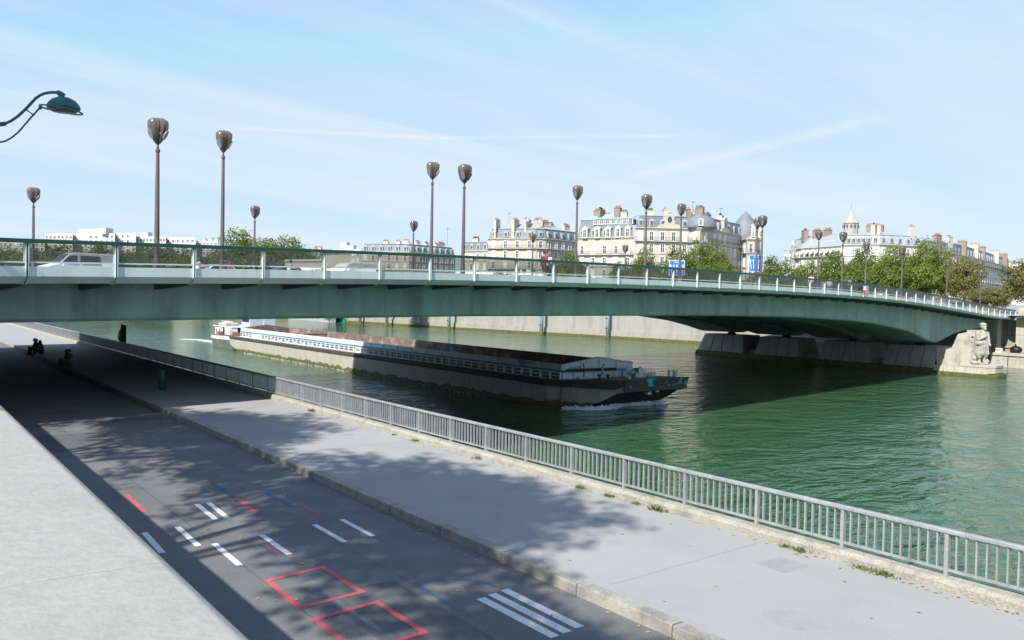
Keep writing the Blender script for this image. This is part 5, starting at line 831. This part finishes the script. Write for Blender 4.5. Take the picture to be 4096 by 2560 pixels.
# ------------------------------------------------------------------ buildings
lime = M('paris_limestone', (.45, .425, .36), .85, .09, .5, streak=.14, col2=(.39, .365, .31), c2scale=.25); lime2 = M('pale_limestone', (.44, .42, .37), .85, .08, .5, streak=.12); whitew = M('white_render', (.47, .47, .465), .8, .05, .5); slate = M('slate_roof', (.16, .18, .21), .6, .12, .8, streak=.2); zinc = M('zinc_roof', (.33, .37, .41), .45, .1, .6, streak=.2); copper = M('copper_green_roof', (.30, .52, .43), .6, .12, .8, streak=.2); brickm = M('chimney_brick', (.23, .19, .155), .9, .15, 2); chst = M('chimney_stone', (.46, .43, .36), .9, .12, 1); potm = M('terracotta_pot', (.32, .15, .10), .9, .2, 3); wframe = M('window_white', (.72, .73, .73), .5, .04); wdark = M('window_dark', (.05, .06, .07), .1, .2, 1.5, spec=.7); wblind = M('window_blind', (.66, .68, .70), .8, .05); iron = M('balcony_iron', (.035, .037, .04), .6, .1); redblind = M('red_awning', (.62, .04, .03), .8, .08); awn = M('white_awning', (.62, .63, .63), .8, .05)
wm_cache = {}
def window_meshes(w_, h_, kind):
    key = (round(w_, 2), round(h_, 2), kind)
    if key not in wm_cache:
        m_ = MB(); t = .09
        m_.box(-w_/2-.14, -w_/2, -.16, .0, -.05, h_+.14); m_.box(w_/2, w_/2+.14, -.16, .0, -.05, h_+.14); m_.box(-w_/2, w_/2, -.16, 0, h_, h_+.18); m_.box(-w_/2-.2, w_/2+.2, -.26, 0, -.16, -.05)
        m_.box(-w_/2, -w_/2+t, -.06, 0, 0, h_); m_.box(w_/2-t, w_/2, -.06, 0, 0, h_); m_.box(-t/2, t/2, -.06, 0, 0, h_); m_.box(-w_/2, w_/2, -.065, 0, h_-t, h_); m_.box(-w_/2, w_/2, -.065, 0, h_*.62, h_*.62+t*.7); m_.box(-w_/2, w_/2, -.065, 0, 0, t)
        a = m_.mesh('window'); a.materials.append(wframe if kind != 'stone' else lime)
        b = MB().box(-w_/2, w_/2, -.035, -.005, 0, h_) if kind != 'blind' else MB().box(-w_/2, w_/2, -.075, -.005, h_*.05, h_)
        b = b.mesh('pane'); b.materials.append(wblind if kind == 'blind' else wdark); wm_cache[key] = (a, b)
    return wm_cache[key]
def add_window(parent, p, rz, w_, h_, kind):
    a, b = window_meshes(w_, h_, kind); wl = wloc(parent); o = inst(a, 'window', parent, tuple(np.array(p)-wl), (0, 0, rz)); inst(b, 'pane', o, (0, 0, 0)); return o
def building(name, label, plan, back, ze_, levels, wallm=lime, roofm=slate, topm=zinc, mans=3.2, ridge=1.6, dorm=True, dkind='win', chim=(), nwin=None, z0=GZ0, balc=(), blindp=.35, ins=1.3, seed=0, winw=1.15, awning=None, cornice=True, roundd=False):
    """plan: facade points left to right as seen by the camera (x,y); back: metres of depth; ze_: eaves height; levels: [(z, window height)]"""
    r = random.Random(seed); pl = [np.array(p[:2], float) for p in plan]; c0 = sum(pl)/len(pl); away = c0/np.linalg.norm(c0); bk = [pl[-1]+away*back, pl[0]+away*back]; foot = pl+bk; cen = sum(foot)/len(foot)
    t = thing(name, label, 'building', (float(c0[0]), float(c0[1]), z0))
    part(MB().loft([[(*p, z0-1) for p in foot], [(*p, ze_) for p in foot]]), 'wall', wallm, t)
    def inset(k): return [p+(cen-p)/np.linalg.norm(cen-p)*k for p in foot]
    if mans:
        rf = part(MB().loft([[(*p, ze_+.02) for p in inset(.25)], [(*p, ze_+mans*.55) for p in inset(.25+ins*.45)], [(*p, ze_+mans) for p in inset(.25+ins)]]), 'mansard_roof', roofm, t)
        part(MB().loft([[(*p, ze_+mans+.0) for p in inset(ins)], [(*p, ze_+mans+.14) for p in inset(ins-.05)], [(*p, ze_+mans+.16) for p in inset(ins+.2)], [(*(p+(cen-p)*.82), ze_+mans+ridge) for p in foot]]), 'upper_roof', topm, t)
    else: rf = part(MB().loft([[(*p, ze_) for p in inset(-.15)], [(*p, ze_+.5) for p in inset(-.15)]]), 'flat_roof', topm, t)
    for si in range(len(pl)-1):
        a, b = pl[si], pl[si+1]; d = b-a; ln = np.linalg.norm(d); d = d/ln; n = np.array([d[1], -d[0]]); n = n if n@(-a) > 0 else -n; rz = math.atan2(d[1], d[0])
        if cornice:
            for zc_, pr, hh in ((ze_-.25, .45, .3), (ze_-.6, .2, .25)): part(MB().hexa([(*(a+n*.003), zc_), (*(b+n*.003), zc_), (*(b+n*pr), zc_), (*(a+n*pr), zc_), (*(a+n*.003), zc_+hh), (*(b+n*.003), zc_+hh), (*(b+n*pr), zc_+hh), (*(a+n*pr), zc_+hh)]), 'cornice', wallm, t)
        nw = (nwin[si] if nwin else max(1, int(ln/2.9)))
        for li, (zf, hw_) in enumerate(levels):
            part(MB().hexa([(*(a+n*.003), zf-.42), (*(b+n*.003), zf-.42), (*(b+n*.14), zf-.42), (*(a+n*.14), zf-.42), (*(a+n*.003), zf-.25), (*(b+n*.003), zf-.25), (*(b+n*.14), zf-.25), (*(a+n*.14), zf-.25)]), 'string_course', wallm, t)
            for k in range(nw):
                if nw == 0: continue
                p = a+d*ln*(k+.5)/nw+n*.02; kind = 'blind' if r.random() < blindp else 'glass'; wo = add_window(t, (p[0], p[1], zf), rz, winw, hw_, kind)
                if awning and (si, li) in awning: m_ = MB(); q = p+n*.05; o_ = n*1.1; e = d*winw*.6; m_.hexa([(*(q-e), zf+hw_), (*(q+e), zf+hw_), (*(q+e+o_), zf+hw_*.45), (*(q-e+o_), zf+hw_*.45), (*(q-e), zf+hw_+.05), (*(q+e), zf+hw_+.05), (*(q+e+o_), zf+hw_*.45+.05), (*(q-e+o_), zf+hw_*.45+.05)]); part(m_, 'awning', awning[(si, li)], t)
            if (si, li) in balc:
                m_ = MB(); m_.hexa([(*(a+n*.15), zf-.24), (*(b+n*.15), zf-.24), (*(b+n*.85), zf-.24), (*(a+n*.85), zf-.24), (*(a+n*.15), zf-.06), (*(b+n*.15), zf-.06), (*(b+n*.85), zf-.06), (*(a+n*.85), zf-.06)]); bl = part(m_, 'balcony', wallm, t); m_ = MB(); m_.tube([(*(a+n*.8), zf+.9), (*(b+n*.8), zf+.9)], .035, 4); m_.tube([(*(a+n*.8), zf+.08), (*(b+n*.8), zf+.08)], .03, 4); q = 0.
                while q < ln: pp = a+n*.8+d*q; m_.tube([(*pp, zf-.05), (*pp, zf+.9)], .022, 3); q += .3
                part(m_, 'balcony_railing', iron, bl)
        if dorm and mans:
            for k in range(nw):
                p = a+d*ln*(k+.5)/nw-n*.2; zf = ze_+.35; w2 = .62; hh = min(1.75, mans*.62); m_ = MB(); q0 = p; q1 = p-n*1.5
                top_ = [(-w2-.12, hh), (-w2*.6, hh+.28), (0, hh+.40), (w2*.6, hh+.28), (w2+.12, hh)] if roundd else [(-w2-.12, hh), (0, hh+.4), (w2+.12, hh)]
                prof = [(-w2-.12, 0), *top_, (w2+.12, 0)]; m_.prism([(*(p+d*x), zf+z) for x, z in prof], (*(n*.12), 0), (*(-n*1.6), 0)); dm = part(m_, 'dormer', topm if not roundd else zinc, rf); m2 = MB(); f = p+n*.13; m2.hexa([(*(f-d*w2*.72), zf+.1), (*(f+d*w2*.72), zf+.1), (*(f+d*w2*.72+n*.05), zf+.1), (*(f-d*w2*.72+n*.05), zf+.1), (*(f-d*w2*.72), zf+hh-.08), (*(f+d*w2*.72), zf+hh-.08), (*(f+d*w2*.72+n*.05), zf+hh-.08), (*(f-d*w2*.72+n*.05), zf+hh-.08)]); part(m2, 'dormer_frame', wframe, dm)
                for sx in (-1, 1): m3 = MB(); g = f+n*.055+d*sx*w2*.36; m3.hexa([(*(g-d*.2), zf+.18), (*(g+d*.2), zf+.18), (*(g+d*.2+n*.012), zf+.18), (*(g-d*.2+n*.012), zf+.18), (*(g-d*.2), zf+hh-.18), (*(g+d*.2), zf+hh-.18), (*(g+d*.2+n*.012), zf+hh-.18), (*(g-d*.2+n*.012), zf+hh-.18)]); part(m3, 'dormer_pane', wdark, dm)
    for (tx, ty, w_, dep_, hz_, mt, pots) in chim:       # tx along plan 0..1, ty metres back, size, top height above eaves
        hz_ = hz_*.9; w_ = w_*.88; q = tx*(len(pl)-1); i = min(int(q), len(pl)-2); base = pl[i]+(pl[i+1]-pl[i])*(q-i); d = pl[i+1]-pl[i]; d = d/np.linalg.norm(d); bk_ = cen-base; bk_ = bk_/np.linalg.norm(bk_); cpt = base+bk_*ty; e = np.array([-d[1], d[0]]); e = e if e@bk_ > 0 else -e
        def rect(k): return [tuple(cpt-d*(w_/2+k)-e*(dep_/2+k)), tuple(cpt+d*(w_/2+k)-e*(dep_/2+k)), tuple(cpt+d*(w_/2+k)+e*(dep_/2+k)), tuple(cpt-d*(w_/2+k)+e*(dep_/2+k))]
        ch = part(MB().loft([[(*p, ze_-.2) for p in rect(0)], [(*p, ze_+hz_) for p in rect(0)], [(*p, ze_+hz_+.02) for p in rect(.12)], [(*p, ze_+hz_+.2) for p in rect(.12)]]), 'chimney', mt, t)
        m_ = MB()
        for k in range(pots): f = (k+.5)/pots-.5; pp = cpt+(d*w_*f if w_ > dep_ else e*dep_*f); m_.lathe([(.15, 0), (.13, .3), (.10, .55+.1*(k % 3))], 7, (pp[0], pp[1], ze_+hz_+.2))
        part(m_, 'chimney_pots', potm if r.random() < .75 else iron, ch)
    return t
def antenna(parent, x, y, z, h): m_ = MB(); m_.tube([(x, y, z), (x, y, z+h)], .05, 5); m_.tube([(x-.6, y, z+h*.9), (x+.9, y, z+h*.95)], .03, 4); [m_.tube([(x+q, y-.35, z+h*.92), (x+q, y+.35, z+h*.92)], .02, 4) for q in (-.4, 0, .4, .8)]; part(m_, 'antenna', iron, parent)
def A(h): return ZC+h
# left corner building of the centre
P1, P2, P2b, P3 = ud(-25.6, 296), ud(22, 290), ud(32, 291), ud(66, 305)
lv1 = [(A(z), 2.35) for z in (-.2, 3.3, 6.8, 10.3, 13.9, 17.25)]
B1 = building('apartment_building', 'stone corner building with tall chimneys left of the walking couple', [P1, P2, P2b, P3], 14, A(20.6), lv1, mans=3.2, ridge=3.0, chim=[(.02, 2.2, .9, 4, 7.0, chst, 5), (.145, 3.0, 1.2, 5, 7.0, chst, 6), (.25, 3.4, .9, 5, 7.1, chst, 4), (.44, 4.5, 3.2, 1.5, 7.2, chst, 9), (.72, 4, 3, 1.2, 6.6, chst, 9), (.97, 4, 3.4, 1.2, 6.0, chst, 9), (.85, 5, 2, 1.0, 6.2, chst, 6)], nwin=[4, 1, 5], balc={(0, 5), (1, 5), (2, 5), (0, 3), (2, 3)}, blindp=.35, seed=1, roundd=True)
# low house left of it
building('apartment_building', 'low pale house with slate roof left of the tall-chimney corner building', [ud(-52, 312), ud(-25, 305)], 12, A(17.0), [(A(z), 2.2) for z in (3, 6.5, 10, 13.6)], wallm=lime2, mans=3.0, ridge=.8, chim=[(.55, 2.4, 3, 1, 4.8, chst, 9), (.2, 5, 3, 1.2, 4.2, brickm, 9)], nwin=[4], blindp=.6, seed=2)
# green roofed building
G = building('apartment_building', 'stone building with green copper roofs in the centre of the skyline', [ud(63, 257), ud(120, 248)], 15, A(18.6), [(A(z), 2.4) for z in (-.5, 3.0, 6.6, 10.2, 13.6)], mans=5.2, ridge=2.4, topm=copper, chim=[(.22, 4.5, 3.6, 1.5, 9.0, brickm, 11), (.36, 2.6, 1.0, 2.5, 9.2, brickm, 5), (.80, 3.0, 2.0, 1.6, 9.4, brickm, 6), (.62, 6, 2.5, 1.2, 7.5, chst, 7), (.97, 4, 2.2, 1.2, 8.0, chst, 6)], nwin=[5], balc={(0, 4), (0, 2)}, blindp=.55, seed=3, awning={(0, 1): redblind, (0, 0): redblind})
pA, pB = np.array(ud(66, 256)[:2]), np.array(ud(118, 248.3)[:2]); dd = (pB-pA)/np.linalg.norm(pB-pA); nn_ = np.array([dd[1], -dd[0]]); nn_ = nn_ if nn_@(-pA) > 0 else -nn_
for k, f in enumerate((.10, .34, .55, .74, .92)):        # stone attic dormers with pediments and the copper strip above
    p = pA+(pB-pA)*f; m_ = MB(); m_.prism([(*(p+dd*x), A(18.3)+z) for x, z in ((-.9, 0), (-.9, 2.9), (-1.15, 2.9), (0, 3.7), (1.15, 2.9), (.9, 2.9), (.9, 0))], (*(nn_*.15), 0), (*(-nn_*1.6), 0)); o = part(m_, 'stone_dormer', lime, G); add_window(o, (*(p+nn_*.2), A(18.5)), math.atan2(dd[1], dd[0]), 1.1, 2.4, 'glass')
m_ = MB(); a_, b_2 = pA+(pB-pA)*.25, pA+(pB-pA)*.99; bkk = -nn_
m_.hexa([(*(a_+bkk*.9), A(22.3)), (*(b_2+bkk*.9), A(22.3)), (*(b_2+bkk*4), A(22.3)), (*(a_+bkk*4), A(22.3)), (*(a_+bkk*.9), A(23.9)), (*(b_2+bkk*.9), A(23.9)), (*(b_2+bkk*4), A(23.9)), (*(a_+bkk*4), A(23.9))]); o = part(m_, 'attic_storey', slate, G)
m_ = MB(); m_.hexa([(*(a_+bkk*.5), A(23.92)), (*(b_2+bkk*.5), A(23.92)), (*(b_2+bkk*5), A(25.0)), (*(a_+bkk*5), A(25.0)), (*(a_+bkk*.5), A(24.1)), (*(b_2+bkk*.5), A(24.1)), (*(b_2+bkk*5), A(25.2)), (*(a_+bkk*5), A(25.2))]); part(m_, 'copper_roof', copper, G)
for f in np.linspace(.05, .95, 7): p = a_+(b_2-a_)*f+bkk*.86; add_window(o, (p[0], p[1], A(22.5)), math.atan2(dd[1], dd[0]), 1.2, 1.2, 'glass')
building('apartment_building', 'plain roof seen in the gap between the corner building and the green-roofed one', [ud(44, 345), ud(74, 345)], 12, A(20.0), [(A(z), 2.0) for z in (10, 14, 17)], wallm=lime2, mans=3.0, ridge=1.0, nwin=[6], chim=[(.6, 3, 3, 1.2, 6, chst, 7)], seed=31)
# ornate corner building
Q = [ud(121, 243), ud(176, 244), ud(186, 241), ud(197, 246), ud(228, 266)]
O = building('apartment_building', 'ornate stone corner building with rounded slate corner and dome', Q, 14, A(20.9), [(A(z), 2.45) for z in (-.6, 3.0, 6.6, 10.2, 13.8, 17.2)], mans=3.3, ridge=1.4, chim=[(.10, 2.8, 1.0, 2.4, 5.6, chst, 5), (.0, 5, 2.2, 1.5, 5.4, chst, 7), (.23, 2.2, .9, 2.4, 6.0, brickm, 5), (.36, 3.4, 2.4, 1, 5.4, chst, 5), (.5, 2.6, .9, 2.4, 6.4, brickm, 5), (.63, 5, 2.2, 1.2, 6.6, chst, 7), (.8, 3.2, 2.6, 1, 5.2, iron, 9), (.88, 2.6, 2.2, 1.6, 5.3, chst, 7)], nwin=[5, 1, 1, 6], balc={(0, 5), (1, 5), (2, 5), (3, 5), (0, 3), (3, 3)}, blindp=.5, seed=4)
for (a_, b_2, f) in ((Q[0], Q[1], .62), (Q[3], Q[4], .42)):  # carved gables with oval windows
    a_, b_2 = np.array(a_[:2]), np.array(b_2[:2]); dd = (b_2-a_)/np.linalg.norm(b_2-a_); nn_ = np.array([dd[1], -dd[0]]); nn_ = nn_ if nn_@(-a_) > 0 else -nn_; p = a_+(b_2-a_)*f
    m_ = MB(); m_.prism([(*(p+dd*x), A(20.9)+z) for x, z in ((-3.4, -.3), (-3.2, .6), (-2.3, 1.0), (-1.5, 1.1), (-1.3, 3.0), (-1.5, 3.4), (-.9, 4.0), (0, 4.3), (.9, 4.0), (1.5, 3.4), (1.3, 3.0), (1.5, 1.1), (2.3, 1.0), (3.2, .6), (3.4, -.3))], (*(nn_*.25), 0), (*(-nn_*.9), 0)); o = part(m_, 'carved_gable', lime, O)
    m_ = MB(); m_.prism([(*(p+dd*.62*math.cos(q)+nn_*.27), A(23.2)+.95*math.sin(q)) for q in np.linspace(0, 2*math.pi, 17)[:-1]], (0, 0, 0), (*(nn_*.03), 0)); part(m_, 'oval_window', wdark, o); part(MB().lathe([(.35, 0), (.5, .25), (.25, .5), (.3, .8)], 8, (*p, A(25.0))), 'finial', lime, o)
m_ = MB(); pc_ = np.array(ud(186, 245.5)[:2]); part(MB().lathe([(4.6, 0), (4.5, .8), (4.2, 2.0), (3.4, 3.2), (2.8, 3.6), (2.9, 3.7), (1.2, 4.6), (.2, 4.8)], 20, (*pc_, A(20.9))), 'corner_dome', slate, O, True)
f_ = np.array(ud(186.5, 240.9)[:2]); o = add_window(O, (*f_, A(21.6)), math.atan2(r0[1], r0[0])-.1, 1.0, 1.6, 'glass')
# tower of the ornate building
tw = building('corner_tower', 'slender stone corner turret with tall pointed slate dome', [ud(228.5, 265), ud(233, 260), ud(241, 260.5), ud(246, 266)], 6, A(19.6), [(A(z), 2.6) for z in (-.6, 3.2, 7.2, 11.2, 15.4)], mans=0, nwin=[1, 1, 1], balc={(0, 4), (1, 4), (2, 4), (1, 2)}, blindp=.1, seed=5)
tc_ = np.array(ud(231, 268)[:2]); part(MB().lathe([(4.3, 0), (4.25, 2.2), (3.9, 4.6), (3.0, 6.6), (1.5, 8.6), (.25, 9.8), (.1, 10.2)], 20, (*tc_, A(18.6))), 'slate_dome', slate, tw, True)
for u, dp, hz_ in ((239, 260, 4.6), (246, 264, 3.4)): q = np.array(ud(u, dp)[:2]); m_ = MB(); m_.prism([(*(q+r0[:2]*x), A(19.6)+z) for x, z in ((-1.0, 0), (-1.0, .5), (-.7, .7), (-.65, hz_-.9), (-.9, hz_-.8), (0, hz_), (.9, hz_-.8), (.65, hz_-.9), (.7, .7), (1.0, .5), (1.0, 0))], (0, 0, 0), (*(f0[:2]*1.0), 0)); o = part(m_, 'attic_aedicule', lime, tw); add_window(o, (*(q-f0[:2]*.05), A(20.3)), math.atan2(r0[1], r0[0]), .7, hz_*.55, 'glass')
antenna(O, *ud(178, 250)[:2], A(24.4), 5.0); antenna(O, *ud(206, 255)[:2], A(24.2), 4.0); antenna(B1, *ud(-5, 300)[:2], A(26), 4); antenna(B1, *ud(-66, 306)[:2], A(18), 7)
for u, z in ((12, 27.0), (24, 26.6)): q = ud(u, 292); m_ = MB(); m_.lathe([(.02, 0), (.5, .1), (.9, .35), (.88, .37), (.45, .13), (.02, .04)], 12); m_.v = [(q[0]+a, q[1]+b*.3-c*.9, A(z)+b*.95) for a, b, c in m_.v]; m_.tube([(q[0], q[1], A(z-2.5)), (q[0], q[1], A(z))], .06, 5); part(m_, 'satellite_dish', whitew, B1)
# right hand long block
building('apartment_building', 'stone block with steep zinc roofs and striped awnings, left part of the right skyline', [ud(262+14, 325), ud(287, 307), ud(327, 289)], 13, A(20.1), [(A(z), 2.3) for z in (2.8, 6.4, 10.0, 13.4, 16.8)], wallm=lime2, roofm=zinc, mans=3.9, ridge=1.0, dorm=False, ins=3.2, chim=[(.48, 2.5, 4.4, 1.6, 7.0, brickm, 11), (.74, 5, 3.4, 1.4, 6.6, brickm, 11), (.92, 6, 3.4, 1.2, 6.4, brickm, 9), (.3, 3, 1.2, 3, 4.5, brickm, 6)], nwin=[5, 8], balc={(0, 4), (1, 4), (0, 2), (1, 2)}, blindp=.15, seed=6, awning={(1, 4): awn})
building('apartment_building', 'long pale building with rounded dormers above the right hand trees', [ud(327, 287), ud(357, 281), ud(365, 280), ud(406, 285)], 14, A(20.2), [(A(z), 2.3) for z in (2.8, 6.4, 10.0, 13.4, 16.6)], wallm=lime2, roofm=zinc, mans=3.0, ridge=1.6, chim=[(.33, 2.5, 1.6, 1.6, 7.0, chst, 3), (.62, 2.5, 1.2, 1.4, 6.8, chst, 3), (.99, 2.5, 1.6, 1.6, 7.0, chst, 3), (.12, 8, 4, 1.3, 7.2, brickm, 12), (.22, 9, 4, 1.3, 7.0, brickm, 12)], nwin=[6, 1, 5], balc={(0, 3), (2, 3)}, blindp=.5, seed=7, roundd=True)
building('apartment_building', 'receding stone building at the far right of the skyline', [ud(406, 300), ud(440, 312), ud(470, 352), ud(495, 404)], 16, A(19.6), [(A(z), 2.3) for z in (2.4, 6.0, 9.6, 13.2, 16.4)], wallm=lime2, mans=3.6, ridge=1.2, chim=[(.14, 3, 4, 1.3, 6.6, brickm, 11), (.26, 3, 3, 1.4, 6.4, chst, 7), (.4, 3, 1.6, 3, 5.6, brickm, 6), (.55, 3, 1.6, 3.4, 6.0, chst, 7), (.68, 3, 1.6, 3.4, 5.8, brickm, 8), (.82, 3, 1.4, 3.4, 5.6, chst, 7), (.93, 3, 1.4, 3.4, 5.4, brickm, 7)], nwin=[4, 10, 12], balc={(1, 4), (2, 4), (1, 2), (2, 2)}, blindp=.2, seed=8)
building('apartment_building', 'white stepped modern block between the turret and the right hand block', [ud(270, 300), ud(276, 296)], 10, A(18.6), [(A(z), 1.4) for z in (12, 15.4)], wallm=whitew, topm=whitew, mans=0, nwin=[2], blindp=.1, seed=9, cornice=False); building('apartment_building', 'taller white modern block with slots behind the stepped one', [ud(277, 312), ud(296, 318)], 10, A(21.0), [(A(z), 1.4) for z in (13, 17)], wallm=whitew, topm=whitew, mans=0, nwin=[3], chim=[(.1, 1, .8, 1, 2.2, whitew, 0), (.5, 1, .8, 1, 2.0, whitew, 0)], blindp=.1, seed=10, cornice=False)
building('apartment_building', 'pale low building seen far behind the trees beside the blue sign', [ud(246, 380), ud(272, 380)], 12, A(13), [(A(z), 1.6) for z in (6, 9.5)], wallm=lime2, mans=2.0, ridge=.6, nwin=[5], seed=11)
building('white_roof_hall', 'white sloping roof at the far right edge behind the trees', [ud(478, 430), ud(540, 430)], 12, A(19), [(A(15), 1.6)], wallm=whitew, roofm=whitew, topm=whitew, mans=3.5, ridge=1, dorm=False, ins=6, nwin=[4], seed=12)
# church tower
ct = thing('church_tower', 'stone church tower with conical spire above the right hand roofs', 'tower', ud(336, 470, GZ0)); cx_, cy_, _ = ud(336, 470); spm = M('spire_stone', (.34, .325, .28), .9, .12, 1.2, .4, 4)
part(MB().lathe([(5.4, 0), (5.2, 34), (4.6, 38), (4.0, 40), (3.95, 45.6)], 8, (cx_, cy_, GZ0)), 'shaft', spm, ct); part(MB().lathe([(4.35, 45.6), (4.3, 46), (4.0, 46.5), (.3, 53.0)], 8, (cx_, cy_, GZ0)), 'spire', spm, ct); part(MB().tube([(cx_, cy_, GZ0+53.4), (cx_, cy_, GZ0+56)], .08, 5), 'cross_rod', iron, ct)
for k in range(12): a = k*math.pi/6+.1; part(MB().box(cx_+3.8*math.cos(a)-.35, cx_+3.8*math.cos(a)+.35, cy_+3.8*math.sin(a)-.35, cy_+3.8*math.sin(a)+.35, GZ0+43.2, GZ0+44.8), 'belfry_opening', wdark, ct)
# left skyline
building('apartment_building', 'long mansard building with many dormers left of the low pale house', [ud(-152, 345), ud(-104, 342), ud(-58, 362)], 14, A(17.8), [(A(z), 2.2) for z in (4, 7.4, 10.8, 14.2)], wallm=lime2, mans=3.0, ridge=1.2, chim=[(.18, 4, 2.4, 1.2, 4.6, chst, 8), (.34, 4, 2, 1.4, 4.7, chst, 5), (.46, 3, 2.6, 1.4, 5.0, whitew, 7), (.62, 3.5, 2.4, 1.4, 4.9, whitew, 6), (.76, 3.5, 2.0, 1.4, 4.6, whitew, 5), (.88, 3.5, 2.0, 1.4, 4.6, whitew, 5), (.97, 5, 4, 1.4, 5.2, chst, 9)], nwin=[6, 8], balc={(0, 2), (1, 2)}, blindp=.5, seed=13)
building('museum_building', 'low beige windowless stone building seen through the bridge glazing', [ud(-190, 300), ud(-162, 296)], 14, A(14.8), [], wallm=lime2, topm=lime2, mans=0, nwin=[0], seed=14); building('museum_building', 'stone building with heavy cornice behind the bridge glazing, left of the beige one', [ud(-228, 310), ud(-191, 300)], 14, A(12.0), [], wallm=lime2, topm=lime2, mans=0, nwin=[0], seed=15)
building('apartment_building', 'white terraced rooftop cluster left of the long mansard building', [ud(-180, 420), ud(-153, 415)], 12, A(22), [(A(z), 1.8) for z in (12, 16, 19)], wallm=whitew, topm=whitew, mans=0, nwin=[6], chim=[(.35, 3, 4, 3, 4.0, whitew, 0), (.75, 3, 5, 3, 2.4, whitew, 0)], seed=16, cornice=False); building('apartment_building', 'pale zinc roofed house at the left of the white rooftop cluster', [ud(-208, 420), ud(-181, 415)], 12, A(18.6), [(A(z), 1.8) for z in (12, 15.5)], wallm=lime2, roofm=zinc, mans=3.0, ridge=1, chim=[(.3, 3, 2, 1.2, 5, brickm, 5), (.6, 3, 2, 1.2, 5, chst, 5)], nwin=[6], seed=17)
HB = 640.
def hb(label, ua, ub, px_, seed, nwin, kind=whitew, mans=0, steps=()):
    zt = A(px_*HB/F); t = building('apartment_building', label, [ud(ua, HB), ud(ub, HB-8)], 16, zt, [(zt-3.1-3.4*k, 1.9) for k in range(5)], wallm=kind, topm=whitew, roofm=zinc, mans=mans, ridge=1.0, nwin=[nwin], blindp=.15, seed=seed, winw=2.0, cornice=False, chim=steps, z0=GZ0+2); return t
hb('white terraced block at the far left of the skyline', -468, -440, 55, 21, 7, lime2); hb('tall white block with green glazed top terrace at left', -440, -398, 56, 22, 8, whitew, 0, [(.45, 5, 24, 6, 4.2, whitew, 0), (.9, 5, 6, 8, 4.6, whitew, 0)]); hb('white block with dark roof rail right of the tall one', -398, -377, 57, 23, 4); hb('white block with three dark windows in the left skyline', -377, -347, 54, 24, 9, whitew, 0, [(.1, 5, 8, 5, 4.0, whitew, 0)]); hb('lower white block with glazed strip left of the second lamp', -347, -318, 53.5, 25, 6); hb('grey zinc roofed block between the two tallest lamps', -318, -285, 47, 26, 9, lime2, 3.2, [(.2, 3, 2, 2, 5, chst, 4), (.5, 3, 3, 2, 5.4, chst, 6), (.75, 3, 2, 2, 5, whitew, 4)]); hb('pale block at the far left edge behind the first lamp', -520, -468, 47, 27, 10, lime2)
# white plates on the third far lamp pole
wp = thing('lamp_plates', 'white information plates on a lamp pole seen through the glass near the couple', 'sign', P(65.9, 27.4, zr(65.9)-1.4), math.atan2(CR[1], CR[0]))
for x0, x1, z0, z1 in ((-.42, -.2, 1.55, 2.05), (-.42, -.2, .6, 1.45), (.2, .7, 1.55, 2.05), (.2, .7, .6, 1.45)): part(MB().box(x0, x1, -.15, -.12, z0, z1), 'plate', whitem, wp, False, False)
for x in (.34, .56): part(MB().tube([(x+.11*math.cos(a), -.165, 1.15+.11*math.sin(a)) for a in np.linspace(0, 6.283, 13)], .018, 5, False), 'cycle_symbol', blackp, wp, False, False)
part(MB().tube([(-.42, -.1, 1.5), (.7, -.1, 1.5)], .02, 5), 'bracket', blackp, wp, False, False)
# ------------------------------------------------------------------ finish: apply modifiers, make text meshes
bpy.context.view_layer.update(); dg = bpy.context.evaluated_depsgraph_get()
new = [(o, bpy.data.meshes.new_from_object(o.evaluated_get(dg), preserve_all_data_layers=False, depsgraph=dg)) for o in MODS]
tn = [(bpy.data.meshes.new_from_object(o.evaluated_get(dg), depsgraph=dg), m_, n_, p_, M4) for o, m_, n_, p_, M4 in TEXTS]
for o, me in new:
    o.modifiers.clear(); mats = list(o.data.materials); o.data = me
    if not me.materials:
        for k in mats: me.materials.append(k)
for o, *_ in TEXTS: bpy.data.objects.remove(o)
for me, m_, n_, p_, M4 in tn:
    me.materials.clear(); me.materials.append(m_); o = bpy.data.objects.new(n_, me); link(o, p_)
    o.matrix_local = (Matrix.Translation(-Vector(wloc(p_))) @ M4) if p_.name.startswith('river_barge') else M4
